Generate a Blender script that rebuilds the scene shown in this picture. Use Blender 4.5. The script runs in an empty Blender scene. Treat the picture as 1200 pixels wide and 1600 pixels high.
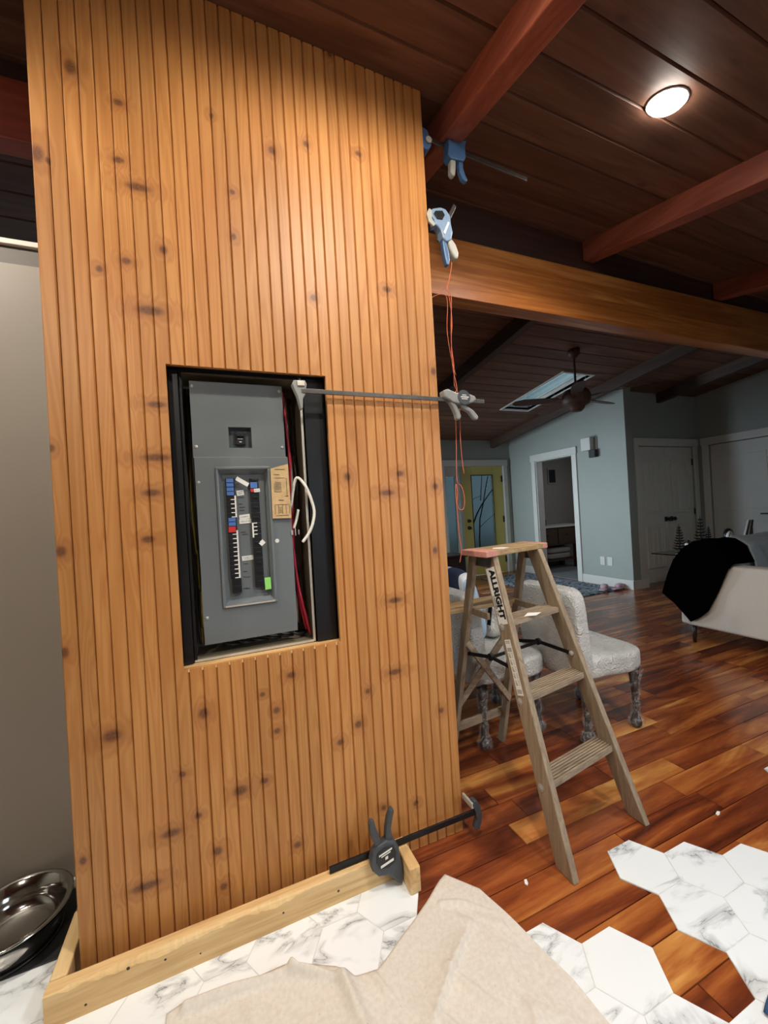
import bpy, bmesh, math, random
from mathutils import Vector, Matrix
random.seed(7)
S = bpy.context.scene
COL = S.collection
R = math.radians

# ------------------------------------------------------------------ camera
def make_camera():
    yaw, pitch, roll, f = R(22.343), R(-0.08), R(3.338), 627.0
    fw = Vector((math.sin(yaw)*math.cos(pitch), math.cos(yaw)*math.cos(pitch), math.sin(pitch)))
    ri = Vector((math.cos(yaw), -math.sin(yaw), 0)); dn = fw.cross(ri)
    a = math.cos(roll)*ri + math.sin(roll)*dn
    b = -math.sin(roll)*ri + math.cos(roll)*dn
    cd = bpy.data.cameras.new('camera'); co = bpy.data.objects.new('camera', cd); COL.objects.link(co)
    cd.sensor_fit = 'VERTICAL'; cd.sensor_height = 36; cd.lens = f/1600*36
    cd.clip_start = 0.02; cd.clip_end = 200
    m = Matrix((a, -b, -fw)).transposed().to_4x4(); m.translation = (0, 0, 1.3)
    co.matrix_world = m
    S.camera = co
make_camera()

# ------------------------------------------------------------------ world, exposure, lights
S.view_settings.view_transform = 'Standard'
S.view_settings.look = 'None'
S.view_settings.exposure = 0.0
S.view_settings.gamma = 1.0
S.view_settings.use_curve_mapping = False
W = bpy.data.worlds.new('dusk_sky'); S.world = W; W.use_nodes = True
wn = W.node_tree.nodes; wl = W.node_tree.links
wn['Background'].inputs[0].default_value = (0.42, 0.60, 0.76, 1)
wn['Background'].inputs[1].default_value = 3.4

def area_light(name, loc, target, size, power, color, size_y=None, spread=180):
    d = bpy.data.lights.new(name, 'AREA'); o = bpy.data.objects.new(name, d); COL.objects.link(o)
    d.shape = 'RECTANGLE'; d.size = size; d.size_y = size_y or size; d.energy = power; d.color = color
    d.spread = R(spread)
    o.location = loc
    o.rotation_euler = (Vector(target)-Vector(loc)).to_track_quat('-Z', 'Y').to_euler()
    return o
# daylight of dusk entering by the windows of the left and the near wall; far-wall and bathroom lights are added
area_light('unseen_window_light', (-2.9, 5.55, 1.58), (5, 4.9, 1.2), 0.9, 38, (0.72, 0.87, 1.0), 0.62, 120)
area_light('unseen_window_light', (1.95, 6.2, 1.35), (5.3, 4.2, 0.8), 1.3, 42, (0.74, 0.88, 1.0), 1.1, 105)  # added light at the unseen far window, brightens the hall wall
area_light('bathroom_fill_light', (6.3, 4.75, 1.95), (6.1, 6.1, 0.9), 0.5, 2.6, (0.9, 0.95, 1.0), 0.8, 150)  # added soft fill to brighten the bathroom, no window behind it
area_light('unseen_window_light', (3.2, -2.45, 1.5), (1.0, 0.5, 0.0), 2.2, 14, (0.80, 0.90, 1.0), 1.1, 85)

# ------------------------------------------------------------------ helpers
def lin(h):
    h = h.lstrip('#'); out = []
    for i in (0, 2, 4):
        c = int(h[i:i+2], 16)/255
        out.append(c/12.92 if c <= 0.04045 else ((c+0.055)/1.055)**2.4)
    return (*out, 1.0)

class NT:
    """small node-tree writer"""
    def __init__(s, name):
        s.m = bpy.data.materials.new(name); s.m.use_nodes = True
        s.t = s.m.node_tree; s.n = s.t.nodes; s.b = s.n['Principled BSDF']
    def add(s, typ, **kw):
        n = s.n.new(typ)
        for k, v in kw.items(): setattr(n, k, v)
        return n
    def link(s, a, b): s.t.links.new(a, b)
    def math(s, op, a, b=None, c=None, clamp=False):
        n = s.add('ShaderNodeMath', operation=op); n.use_clamp = clamp
        for i, v in enumerate((a, b, c)):
            if v is None: continue
            if isinstance(v, (int, float)): n.inputs[i].default_value = v
            else: s.link(v, n.inputs[i])
        return n.outputs[0]
    def vmath(s, op, a, b=None):
        n = s.add('ShaderNodeVectorMath', operation=op)
        for i, v in enumerate((a, b)):
            if v is None: continue
            if isinstance(v, tuple): n.inputs[i].default_value = v
            else: s.link(v, n.inputs[i])
        return n.outputs['Value'] if op == 'LENGTH' else n.outputs['Vector']
    def noise(s, vec, scale=1, detail=3, rough=0.55, dist=0):
        n = s.add('ShaderNodeTexNoise'); s.link(vec, n.inputs['Vector'])
        n.inputs['Scale'].default_value = scale; n.inputs['Detail'].default_value = detail
        n.inputs['Roughness'].default_value = rough; n.inputs['Distortion'].default_value = dist
        return n.outputs[0]
    def ramp(s, fac, stops):
        n = s.add('ShaderNodeValToRGB'); s.link(fac, n.inputs[0])
        e = n.color_ramp.elements
        while len(e) < len(stops): e.new(0.5)
        for el, (p, c) in zip(e, stops): el.position = p; el.color = c
        return n.outputs[0]
    def mix(s, fac, a, b, mode='MIX'):
        n = s.add('ShaderNodeMix', data_type='RGBA', blend_type=mode)
        for idx, v in ((0, fac), (6, a), (7, b)):
            if isinstance(v, (int, float)): n.inputs[idx].default_value = v
            elif isinstance(v, tuple): n.inputs[idx].default_value = v
            else: s.link(v, n.inputs[idx])
        return n.outputs[2]
    def maprange(s, v, a, b, c=0, d=1, smooth=False):
        n = s.add('ShaderNodeMapRange'); s.link(v, n.inputs[0])
        if smooth: n.interpolation_type = 'SMOOTHSTEP'
        for i, x in enumerate((a, b, c, d)): n.inputs[i+1].default_value = x
        return n.outputs[0]
    def pos(s): return s.add('ShaderNodeNewGeometry').outputs['Position']
    def attr(s, name='rnd'):
        n = s.add('ShaderNodeAttribute'); n.attribute_name = name; return n.outputs['Fac']
    def bump(s, h, strength=0.3, dist=0.002):
        n = s.add('ShaderNodeBump'); n.inputs['Strength'].default_value = strength
        n.inputs['Distance'].default_value = dist; s.link(h, n.inputs['Height'])
        s.link(n.outputs[0], s.b.inputs['Normal'])
    def color(s, c):
        if isinstance(c, tuple): s.b.inputs['Base Color'].default_value = c
        else: s.link(c, s.b.inputs['Base Color'])
    def set(s, **kw):
        names = dict(rough='Roughness', metal='Metallic', coat='Coat Weight', coatr='Coat Roughness', trans='Transmission Weight',
                     alpha='Alpha', ior='IOR', sheen='Sheen Weight', spec='Specular IOR Level', estr='Emission Strength', ecol='Emission Color')
        for k, v in kw.items():
            i = s.b.inputs[names[k]]
            if isinstance(v, (int, float, tuple)): i.default_value = v
            else: s.link(v, i)
        return s

def plain(name, hexc, rough=0.5, metal=0.0, var=0.08, scale=30, bump=0.0, **kw):
    t = NT(name); c = lin(hexc)
    nz = t.noise(t.pos(), scale, 4)
    d = tuple(x*(1-var*2) for x in c[:3])+(1,); l = tuple(min(1, x*(1+var*2)) for x in c[:3])+(1,)
    t.color(t.ramp(nz, [(0.25, d), (0.75, l)])); t.set(rough=rough, metal=metal, **kw)
    if bump: t.bump(nz, bump)
    return t.m

def wood(name, dark, mid, light, axis='X', rough=0.45, grain=28, coat=0.0, knots=0.0, bump=0.15, stretch=0.05, per=0.0):
    """plain-sawn wood with grain along the world axis; per > 0 shifts tone by the mesh attribute rnd"""
    t = NT(name)
    mp = t.add('ShaderNodeMapping'); p = t.pos()
    if per:
        r = t.attr(); cm = t.add('ShaderNodeCombineXYZ')
        t.link(t.math('MULTIPLY', r, 37.0), cm.inputs[0]); t.link(t.math('MULTIPLY', r, 91.0), cm.inputs[1]); t.link(t.math('MULTIPLY', r, 17.0), cm.inputs[2])
        p = t.vmath('ADD', p, cm.outputs[0])
    t.link(p, mp.inputs['Vector'])
    sc = [1, 1, 1]; sc['XYZ'.index(axis)] = stretch
    mp.inputs['Scale'].default_value = sc
    v = mp.outputs[0]
    g = t.noise(v, grain, 5, 0.6, 1.2)
    g2 = t.noise(v, grain*4, 3, 0.6)
    h = t.math('ADD', t.math('MULTIPLY', g, 0.75), t.math('MULTIPLY', g2, 0.25))
    c = t.ramp(h, [(0.32, lin(dark)), (0.5, lin(mid)), (0.68, lin(light))])
    if knots:
        vo = t.add('ShaderNodeTexVoronoi'); mp2 = t.add('ShaderNodeMapping'); t.link(p, mp2.inputs['Vector'])
        s2 = [1, 1, 1]; s2['XYZ'.index(axis)] = 0.45; mp2.inputs['Scale'].default_value = s2
        t.link(mp2.outputs[0], vo.inputs['Vector']); vo.inputs['Scale'].default_value = 5.0
        k = t.maprange(vo.outputs['Distance'], 0.03, 0.10, knots, 0, True)
        c = t.mix(k, c, tuple(x*0.25 for x in lin(dark)[:3])+(1,))
    if per:
        k = t.math('ADD', t.math('MULTIPLY', t.attr(), per), 1-per*0.5)
        hs = t.add('ShaderNodeHueSaturation'); t.link(c, hs.inputs['Color']); t.link(k, hs.inputs['Value']); c = hs.outputs[0]
    t.color(c); t.set(rough=rough, coat=coat, coatr=0.2)
    if bump: t.bump(h, bump, 0.001)
    return t.m

class MB:
    """collects polygons in world coordinates"""
    def __init__(s): s.v = []; s.f = []; s.a = []
    def add(s, vs, fs):
        o = len(s.v); s.v += [tuple(v) for v in vs]; s.f += [tuple(i+o for i in f) for f in fs]; return s
    def box(s, x0, x1, y0, y1, z0, z1):
        return s.add([(x0,y0,z0),(x1,y0,z0),(x1,y1,z0),(x0,y1,z0),(x0,y0,z1),(x1,y0,z1),(x1,y1,z1),(x0,y1,z1)],
                     [(0,3,2,1),(4,5,6,7),(0,1,5,4),(1,2,6,5),(2,3,7,6),(3,0,4,7)])
    def obox(s, c, ax, half):
        c = Vector(c); ax = [Vector(a).normalized()*h for a, h in zip(ax, half)]
        vs = [c+sx*ax[0]+sy*ax[1]+sz*ax[2] for sz in (-1,1) for sx, sy in ((-1,-1),(1,-1),(1,1),(-1,1))]
        return s.add(vs, [(0,3,2,1),(4,5,6,7),(0,1,5,4),(1,2,6,5),(2,3,7,6),(3,0,4,7)])
    def bar(s, p, q, w, h, up=(0,0,1)):
        """square bar from p to q, w across, h along up"""
        p, q = Vector(p), Vector(q); d = (q-p); L = d.length; d = d.normalized()
        sd = d.cross(Vector(up)).normalized(); u = sd.cross(d).normalized()
        return s.obox((p+q)/2, (d, sd, u), (L/2, w/2, h/2))
    def prism(s, poly, axis, lo, hi):
        """polygon of two coordinates in order of the two other axes, pushed along axis"""
        def pt(p, t):
            return {'X': (t, p[0], p[1]), 'Y': (p[0], t, p[1]), 'Z': (p[0], p[1], t)}[axis]
        n = len(poly); vs = [pt(p, lo) for p in poly]+[pt(p, hi) for p in poly]
        fs = [tuple(range(n))[::-1], tuple(range(n, 2*n))]+[(i, (i+1) % n, n+(i+1) % n, n+i) for i in range(n)]
        return s.add(vs, fs)
    def hexa(s, lo4, hi4):
        return s.add(list(lo4)+list(hi4), [(0,3,2,1),(4,5,6,7),(0,1,5,4),(1,2,6,5),(2,3,7,6),(3,0,4,7)])
    def tube(s, pts, r, seg=8, cap=True, close=False):
        pts = [Vector(p) for p in pts]; n = len(pts); rs = r if isinstance(r, (list, tuple)) else [r]*n
        t0 = (pts[1]-pts[0]).normalized(); u = t0.orthogonal().normalized(); vs = []
        for i, p in enumerate(pts):
            t = (pts[min(i+1, n-1)]-pts[max(i-1, 0)]).normalized()
            u = (u-t*u.dot(t)).normalized(); w = t.cross(u)
            vs += [p+rs[i]*(math.cos(k*2*math.pi/seg)*u+math.sin(k*2*math.pi/seg)*w) for k in range(seg)]
        fs = [(i*seg+k, i*seg+(k+1) % seg, (i+1)*seg+(k+1) % seg, (i+1)*seg+k) for i in range(n-1) for k in range(seg)]
        if cap: fs += [tuple(range(seg))[::-1], tuple((n-1)*seg+k for k in range(seg))]
        return s.add(vs, fs)
    def lathe(s, c, prof, seg=32, axis=(0,0,1)):
        c = Vector(c); a = Vector(axis).normalized(); u = a.orthogonal().normalized(); w = a.cross(u); vs = []
        for r, h in prof:
            vs += [c+a*h+r*(math.cos(k*2*math.pi/seg)*u+math.sin(k*2*math.pi/seg)*w) for k in range(seg)]
        n = len(prof)
        fs = [(i*seg+k, i*seg+(k+1) % seg, (i+1)*seg+(k+1) % seg, (i+1)*seg+k) for i in range(n-1) for k in range(seg)]
        if prof[0][0] > 1e-6: fs.append(tuple(range(seg))[::-1])
        if prof[-1][0] > 1e-6: fs.append(tuple((n-1)*seg+k for k in range(seg)))
        return s.add(vs, fs)
    def soft(s, c, half, e=0.35, n=14, ax=None, fn=None):
        """rounded cushion-like box; e small = boxy"""
        c = Vector(c); ax = ax or (Vector((1,0,0)), Vector((0,1,0)), Vector((0,0,1)))
        bm = bmesh.new(); bmesh.ops.create_cube(bm, size=2)
        bmesh.ops.subdivide_edges(bm, edges=bm.edges[:], cuts=n, use_grid_fill=True)
        vs = []
        for v in bm.verts:
            p = v.co.copy(); pw = 2/e
            m = (abs(p.x)**pw+abs(p.y)**pw+abs(p.z)**pw)**(1/pw)
            q = Vector((p.x/m*half[0], p.y/m*half[1], p.z/m*half[2]))
            if fn: q = fn(q)
            vs.append(c+ax[0]*q.x+ax[1]*q.y+ax[2]*q.z)
        bm.verts.index_update()
        fs = [[v.index for v in f.verts] for f in bm.faces]; bm.free()
        return s.add(vs, fs)
    def grid(s, fn, nu, nv):
        vs = [fn(i/nu, j/nv) for j in range(nv+1) for i in range(nu+1)]
        fs = [(j*(nu+1)+i, j*(nu+1)+i+1, (j+1)*(nu+1)+i+1, (j+1)*(nu+1)+i) for j in range(nv) for i in range(nu)]
        return s.add(vs, fs)

ORG = {}
def obj(name, mb, mat, parent=None, bevel=0.0, seg=2, smooth=False, solid=0.0, subsurf=0, rnd=None, label=None, at=None):
    me = bpy.data.meshes.new(name)
    if parent is not None: o0 = ORG[parent.name]
    elif at is not None: o0 = Vector(at)
    else:
        xs = [v[0] for v in mb.v]; ys = [v[1] for v in mb.v]; zs = [v[2] for v in mb.v]
        o0 = Vector(((min(xs)+max(xs))/2, (min(ys)+max(ys))/2, min(zs)))
    me.from_pydata([(v[0]-o0.x, v[1]-o0.y, v[2]-o0.z) for v in mb.v], [], mb.f)
    bm = bmesh.new(); bm.from_mesh(me); bmesh.ops.recalc_face_normals(bm, faces=bm.faces[:]); bm.to_mesh(me); bm.free()
    if rnd is not None:
        at_ = me.attributes.new('rnd', 'FLOAT', 'FACE')
        vals = rnd if isinstance(rnd, list) else [rnd]*len(me.polygons)
        at_.data.foreach_set('value', vals)
    if mat: me.materials.append(mat)
    if smooth:
        me.polygons.foreach_set('use_smooth', [True]*len(me.polygons))
    o = bpy.data.objects.new(name, me); COL.objects.link(o)
    if parent is None: o.location = o0
    else: o.parent = parent
    ORG[o.name] = o0
    if solid:
        m = o.modifiers.new('solid', 'SOLIDIFY'); m.thickness = solid; m.offset = 1
    if bevel:
        m = o.modifiers.new('bevel', 'BEVEL'); m.width = bevel; m.segments = seg; m.limit_method = 'ANGLE'; m.angle_limit = R(40)
        m.harden_normals = False
    if subsurf:
        m = o.modifiers.new('sub', 'SUBSURF'); m.levels = subsurf; m.render_levels = subsurf
    if label: o['label'] = label
    return o
def thing(name, loc, label, cat, group=None):
    o = bpy.data.objects.new(name, None); o.empty_display_size = 0.1; COL.objects.link(o); o.location = loc
    ORG[o.name] = Vector(loc); return tag(o, label, cat, group)
def tag(o, label, cat, group=None, kind=None):
    o['label'] = label; o['category'] = cat
    if group: o['group'] = group
    if kind: o['kind'] = kind
    return o
def struct(name, mb, mat, label, cat, **kw):
    return tag(obj(name, mb, mat, **kw), label, cat, kind='structure')
def text_mb(body, size, origin, xdir, ydir, weight=0.0, depth=0.0006):
    """lettering as a mesh: xdir is the reading direction, ydir the letters' up"""
    cu = bpy.data.curves.new('lettering', 'FONT'); cu.body = body; cu.size = size; cu.offset = weight; cu.extrude = depth
    cu.resolution_u = 3
    o = bpy.data.objects.new('lettering', cu); COL.objects.link(o)
    dg = bpy.context.evaluated_depsgraph_get(); dg.update()
    me = o.evaluated_get(dg).to_mesh()
    xd, yd = Vector(xdir).normalized(), Vector(ydir).normalized(); zd = xd.cross(yd); og = Vector(origin)
    mb = MB(); mb.add([og+xd*v.co.x+yd*v.co.y+zd*v.co.z for v in me.vertices], [tuple(p.vertices) for p in me.polygons])
    o.evaluated_get(dg).to_mesh_clear(); bpy.data.objects.remove(o); bpy.data.curves.remove(cu)
    return mb

def ringframe(mb, x0, x1, z0, z1, w, y0, y1):
    return mb.box(x0, x1, y0, y1, z1-w, z1).box(x0, x1, y0, y1, z0, z0+w).box(x0, x0+w, y0, y1, z0+w, z1-w).box(x1-w, x1, y0, y1, z0+w, z1-w)

# ------------------------------------------------------------------ materials
M = {}
M['black'] = plain('black_metal', '18181a', 0.45, 0.3, 0.1)
M['black_plastic'] = plain('black_plastic', '17181b', 0.4)
M['black_paint'] = plain('black_painted_board', '121316', 0.38, 0, 0.15, 12)
M['grey_steel'] = plain('grey_enamel_steel', '6c7274', 0.33, 0.0, 0.04, 5, coat=0.3)
M['grey_dark'] = plain('dark_grey_enamel', '53595c', 0.4, 0.0, 0.04, 5)
M['bronze'] = plain('bronze_grey_box_paint', '857a66', 0.5, 0.2, 0.06, 6)
M['steel'] = plain('bare_steel', 'b9b7b1', 0.35, 0.35, 0.08, 20)
M['zinc'] = plain('zinc_edge', 'd8d3c6', 0.4, 0.6, 0.05)
M['bowl'] = plain('polished_steel', 'b9b5ae', 0.12, 1.0, 0.04, 6)
M['white'] = plain('white_paint', 'd3d2cb', 0.45, 0, 0.02, 4)
M['white_sticker'] = plain('white_paper', 'e6e4dd', 0.6, 0, 0.03)
M['kraft'] = plain('kraft_card', 'c9a878', 0.7, 0, 0.08, 60)
M['ink'] = plain('dark_ink', '3a332c', 0.7)
M['green_sticker'] = plain('green_paper', '8fd86a', 0.6, 0, 0.03)
M['blue_sticker'] = plain('blue_label', '4a72b4', 0.5, 0, 0.05)
M['red_sticker'] = plain('red_label', 'c8302c', 0.5, 0, 0.05)
M['wall'] = plain('grey_green_wall_paint', '9ca29b', 0.6, 0, 0.015, 3)
M['wall_taupe'] = plain('taupe_wall_paint', '8c8276', 0.5, 0, 0.02, 3)
M['wall_band'] = plain('dark_taupe_band', '5d564e', 0.55, 0, 0.02, 3)
M['drywall'] = plain('unfinished_wall_core', '8a8378', 0.8)
M['ceil'] = wood('dark_stained_ceiling_boards', '4f3325', '664534', '7a5644', 'X', 0.6, 12, 0.0, 0.5, 0.1, 0.08, per=0.35)
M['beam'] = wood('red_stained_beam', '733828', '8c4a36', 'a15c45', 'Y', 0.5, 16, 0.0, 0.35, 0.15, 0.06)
M['beamx'] = wood('red_stained_beam_lengthways', '6f2c1c', '8c3b26', 'a14a30', 'X', 0.5, 16, 0.0, 0.35, 0.15, 0.06)
M['far_beam'] = wood('brown_rafter_wood', '33241b', '443227', '554034', 'Y', 0.6, 16, 0.0, 0.2, 0.15, 0.06)  # darker and browner than the near-slope beams
M['amber'] = wood('amber_glulam', '7c4318', 'a5622a', 'c98a48', 'X', 0.4, 14, 0.2, 0.5, 0.15, 0.05)
M['trim_dark'] = wood('dark_ridge_blocking', '2c1811', '3a2018', '4a2b1f', 'X', 0.6, 14)
M['lumber'] = wood('construction_lumber', 'b98e58', 'd9b37c', 'e8cb98', 'X', 0.7, 20, 0, 0.4, 0.3, 0.06)
M['lumber_y'] = wood('construction_lumber_crosswise', 'b98e58', 'd9b37c', 'e8cb98', 'Y', 0.7, 20, 0, 0.3, 0.3, 0.06)
M['ladder'] = wood('weathered_ladder_wood', '766450', '907d66', 'a7947c', 'Z', 0.6, 45, 0, 0, 0.3, 0.07)
M['ladder_x'] = wood('weathered_tread_wood', '6e5c48', '94806a', 'ae9b82', 'X', 0.6, 45, 0, 0, 0.4, 0.07)
M['ladder_cap'] = wood('worn_cap_wood', '7a5a3c', 'a3865f', 'c0a57e', 'X', 0.6, 35, 0, 0, 0.4, 0.1)
M['pink'] = plain('pink_worn_paint', 'c58878', 0.6, 0, 0.12, 60)
M['dark_wood'] = plain('dark_leg_wood', '2a1a14', 0.4)
M['fan'] = plain('fan_brown', '4a3227', 0.55)
M['yellow'] = plain('yellow_door_paint', 'cdbf6c', 0.45, 0, 0.02, 4)
M['throw'] = plain('black_fleece', '040404', 0.98, 0, 0.2, 200, 0.3, spec=0.0)
M['sofa'] = plain('white_bouclé', 'cfc8bd', 0.9, 0, 0.03, 140, 0.2)
M['blanket'] = plain('grey_blue_blanket', '8f979d', 0.85, 0, 0.05, 25)
M['blue_cloth'] = plain('blue_denim', '3a5f8c', 0.9, 0, 0.15, 180, 0.3)
M['clamp_blue'] = plain('blue_clamp_plastic', '47688f', 0.4, 0, 0.06, 30)
M['clamp_bluegrey'] = plain('light_blue_clamp_plastic', '7d93ad', 0.4, 0, 0.06, 30)
M['clamp_pale'] = plain('pale_grip_plastic', 'aaa79d', 0.45, 0, 0.06, 30)
M['clamp_grey'] = plain('grey_clamp_plastic', '8b8b89', 0.45, 0, 0.06, 30)
M['clamp_dark'] = plain('charcoal_clamp_plastic', '3e4348', 0.5, 0, 0.06, 40)
M['bar_dark'] = plain('dark_clamp_bar', '232426', 0.35, 0.6, 0.1, 40)
M['bar_grey'] = plain('grey_clamp_bar', '6a6763', 0.35, 0.8, 0.1, 40)
M['string'] = plain('orange_string', 'd8704f', 0.8)
M['cap_white'] = plain('white_cap_trim', 'd6cfc4', 0.5, 0, 0.02)
M['pink_slip'] = plain('pink_slipper_fabric', 'c9a9b4', 0.9, 0, 0.06, 120)
M['wire_red'] = plain('red_wire', 'a8263a', 0.4)
M['wire_white'] = plain('white_wire', 'e4e0d4', 0.4)
M['wire_yellow'] = plain('yellow_wire', 'a99a3c', 0.4)
M['wire_black'] = plain('black_wire', '1b1b1c', 0.4)
M['vanity'] = plain('brown_vanity_wood', '4a3526', 0.5)
M['bath_floor'] = plain('grey_bathroom_floor', '8d9096', 0.6)
M['towel'] = plain('grey_towel', '9a938c', 0.95, 0, 0.06, 150, 0.3)
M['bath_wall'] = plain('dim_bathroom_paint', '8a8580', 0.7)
M['mat_black'] = plain('black_rubber_mat', '26272a', 0.6)

def glass_mat(name, tint, rough=0.02):
    t = NT(name); t.color(lin(tint)); t.set(rough=rough, trans=1.0, ior=1.45); return t.m
M['glass'] = glass_mat('clear_glass', 'd8e8ea', 0.02)
M['door_glass'] = glass_mat('smoky_door_glass', '383e3d', 0.25)
M['table_glass'] = glass_mat('table_glass', 'a9bdb8', 0.03)

def marble():
    t = NT('white_marble_tile'); p = t.pos(); r = t.attr()
    cm = t.add('ShaderNodeCombineXYZ')
    for i, k in enumerate((13.0, 29.0, 7.0)): t.link(t.math('MULTIPLY', r, k), cm.inputs[i])
    v = t.vmath('ADD', p, cm.outputs[0])
    mp = t.add('ShaderNodeMapping'); t.link(v, mp.inputs['Vector']); mp.inputs['Rotation'].default_value = (0, 0, 0.7); mp.inputs['Scale'].default_value = (1.0, 2.4, 1)
    n1 = t.noise(mp.outputs[0], 3.4, 5, 0.55, 0.7)
    d1 = t.math('ABSOLUTE', t.math('SUBTRACT', n1, 0.5))
    vein = t.maprange(d1, 0.0, 0.012, 1, 0, True)
    n2 = t.noise(mp.outputs[0], 3.0, 3, 0.5)
    msk = t.maprange(n2, 0.44, 0.58, 0, 1, True)
    soft = t.maprange(d1, 0.0, 0.07, 0.5, 0, True)
    k = t.math('MULTIPLY', t.math('MAXIMUM', vein, soft), msk)
    c = t.mix(k, lin('eceff0'), lin('8f9091'))
    t.color(c); t.set(rough=0.25)
    return t.m
M['marble'] = marble()
M['grout'] = plain('light_grout', 'd4d2cd', 0.8)

def acacia():
    t = NT('acacia_floor_planks'); p = t.pos(); r = t.attr()
    cm = t.add('ShaderNodeCombineXYZ')
    for i, k in enumerate((41.0, 77.0, 19.0)): t.link(t.math('MULTIPLY', r, k), cm.inputs[i])
    v = t.vmath('ADD', p, cm.outputs[0])
    mp = t.add('ShaderNodeMapping'); t.link(v, mp.inputs['Vector']); mp.inputs['Scale'].default_value = (0.12, 1.0, 1)
    big = t.noise(mp.outputs[0], 7, 3, 0.5, 1.8)
    fine = t.noise(mp.outputs[0], 90, 3, 0.6, 0.4)
    h = t.math('ADD', t.math('MULTIPLY', big, 0.85), t.math('MULTIPLY', fine, 0.15))
    h = t.math('ADD', h, t.math('MULTIPLY', t.math('SUBTRACT', r, 0.5), 0.26))
    c = t.ramp(h, [(0.26, lin('4a2012')), (0.40, lin('70341b')), (0.52, lin('934d25')), (0.62, lin('ad6832')), (0.72, lin('c98b48')), (0.80, lin('dca85f'))])
    t.color(c); t.set(rough=0.27, coat=0.25, coatr=0.15); t.bump(fine, 0.05, 0.0005)
    return t.m
M['floor'] = acacia()

KNOTS = [(-.328,2.644,.014,.02),(-.175,2.334,.03,.011),(-.16,1.958,.034,.013),(-.158,1.669,.024,.009),(-.167,1.506,.036,.010),(-.186,1.398,.022,.010),(-.202,1.257,.016,.010),
 (-.324,.691,.022,.016),(-.079,.697,.013,.015),(.016,.423,.020,.014),(-.187,.357,.024,.011),(-.261,.225,.036,.011),(.198,.76,.013,.010),(.426,.533,.012,.012),(.582,.692,.024,.010),
 (.599,.961,.026,.009),(.593,1.37,.026,.010),(.651,1.442,.014,.010),(.44,1.434,.011,.013),(-.419,2.367,.014,.022),(-.419,1.24,.012,.014),(-.425,.954,.010,.014),(-.213,2.58,.012,.009),
 (.099,2.387,.008,.008),(.237,2.565,.011,.013),(.358,2.623,.009,.010),(.095,2.238,.007,.010),(.143,.653,.010,.010),(.141,.584,.010,.009),(.101,.716,.008,.007),(.091,.431,.012,.009),
 (.353,2.074,.010,.011),(.466,2.983,.008,.010),(.642,2.149,.016,.010),(.824,1.849,.010,.014),(.785,1.134,.009,.012),(.186,.183,.012,.010),(-.062,.255,.013,.012),(-.111,.384,.010,.009),
 (.356,.487,.011,.009),(.638,.176,.010,.009),(.506,.203,.009,.009),(-.115,2.154,.010,.012),(-.217,2.1,.012,.009),(-.222,2.404,.014,.009),(.048,2.625,.006,.009),(-.395,2.355,.006,.009),
 (-.427,1.533,.008,.01),(.802,1.388,.012,.012),(.772,.5,.009,.010),(.366,1.435,.007,.008),(.556,2.645,.012,.009),(-.148,.525,.009,.008),(-.05,.138,.010,.010),(.47,.644,.008,.009),(.734,1.742,.010,.007),(-.41,.359,.008,.010),(-.287,2.064,.008,.009)]
def pine(i, xa, xb, shift):
    """one knotty pine board between xa and xb"""
    t = NT('knotty_pine_board'); p = t.pos()
    cmb = t.vmath('ADD', p, (shift*3.1, shift*7.7, shift*2.3))
    halo = None; core = None
    for kx, kz, rx, rz in KNOTS:
        rx *= 1.4; rz *= 1.4
        if kx+rx*1.6 < xa or kx-rx*1.6 > xb: continue
        sc = t.vmath('MULTIPLY', t.vmath('SUBTRACT', p, (kx, 0.0, kz)), (1/rx, 0.0, 1/rz))
        d = t.vmath('LENGTH', sc)
        a = t.maprange(d, 0.35, 1.15, 1, 0, True); b = t.maprange(d, 0.8, 3.2, 1, 0, True)
        core = a if core is None else t.math('MAXIMUM', core, a)
        halo = b if halo is None else t.math('MAXIMUM', halo, b)
    mp = t.add('ShaderNodeMapping'); t.link(cmb, mp.inputs['Vector']); mp.inputs['Scale'].default_value = (1, 1, 0.035)
    g = t.noise(mp.outputs[0], 60, 4, 0.6, 0.6)
    mp2 = t.add('ShaderNodeMapping'); t.link(cmb, mp2.inputs['Vector']); mp2.inputs['Scale'].default_value = (1, 1, 0.055)
    w = t.noise(mp2.outputs[0], 11, 2, 0.5, 0.8)
    if halo is not None: w = t.math('ADD', w, t.math('MULTIPLY', halo, 0.10))
    rings = t.math('MULTIPLY', t.math('ADD', t.math('SINE', t.math('MULTIPLY', w, 75.0)), 1.0), 0.5)
    h = t.math('ADD', t.math('MULTIPLY', g, 0.68), t.math('MULTIPLY', rings, 0.32))
    tone = ((i*7919+i*i*31) % 100)/100
    k = 0.79+0.27*tone
    sc_ = lambda hx: tuple(x*k for x in lin(hx)[:3])+(1,)
    c = t.ramp(h, [(0.15, sc_('ad7138')), (0.5, sc_('bd8145')), (0.9, sc_('c99053'))])
    blot = t.noise(cmb, 3.0, 3, 0.5)
    c = t.mix(t.maprange(blot, 0.45, 0.75, 0, 0.35), c, lin('a7652f'))
    if core is not None:
        c = t.mix(t.math('MULTIPLY', halo, 0.38), c, lin('8a4f27'))
        nz = t.noise(p, 160, 2)
        c = t.mix(t.math('MULTIPLY', core, t.maprange(nz, 0.3, 0.7, 0.6, 0.95)), c, lin('4f2c1a'))
    t.color(c); t.set(rough=0.5, coat=0.06, coatr=0.4); t.bump(h, 0.06, 0.0006)
    return t.m

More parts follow.
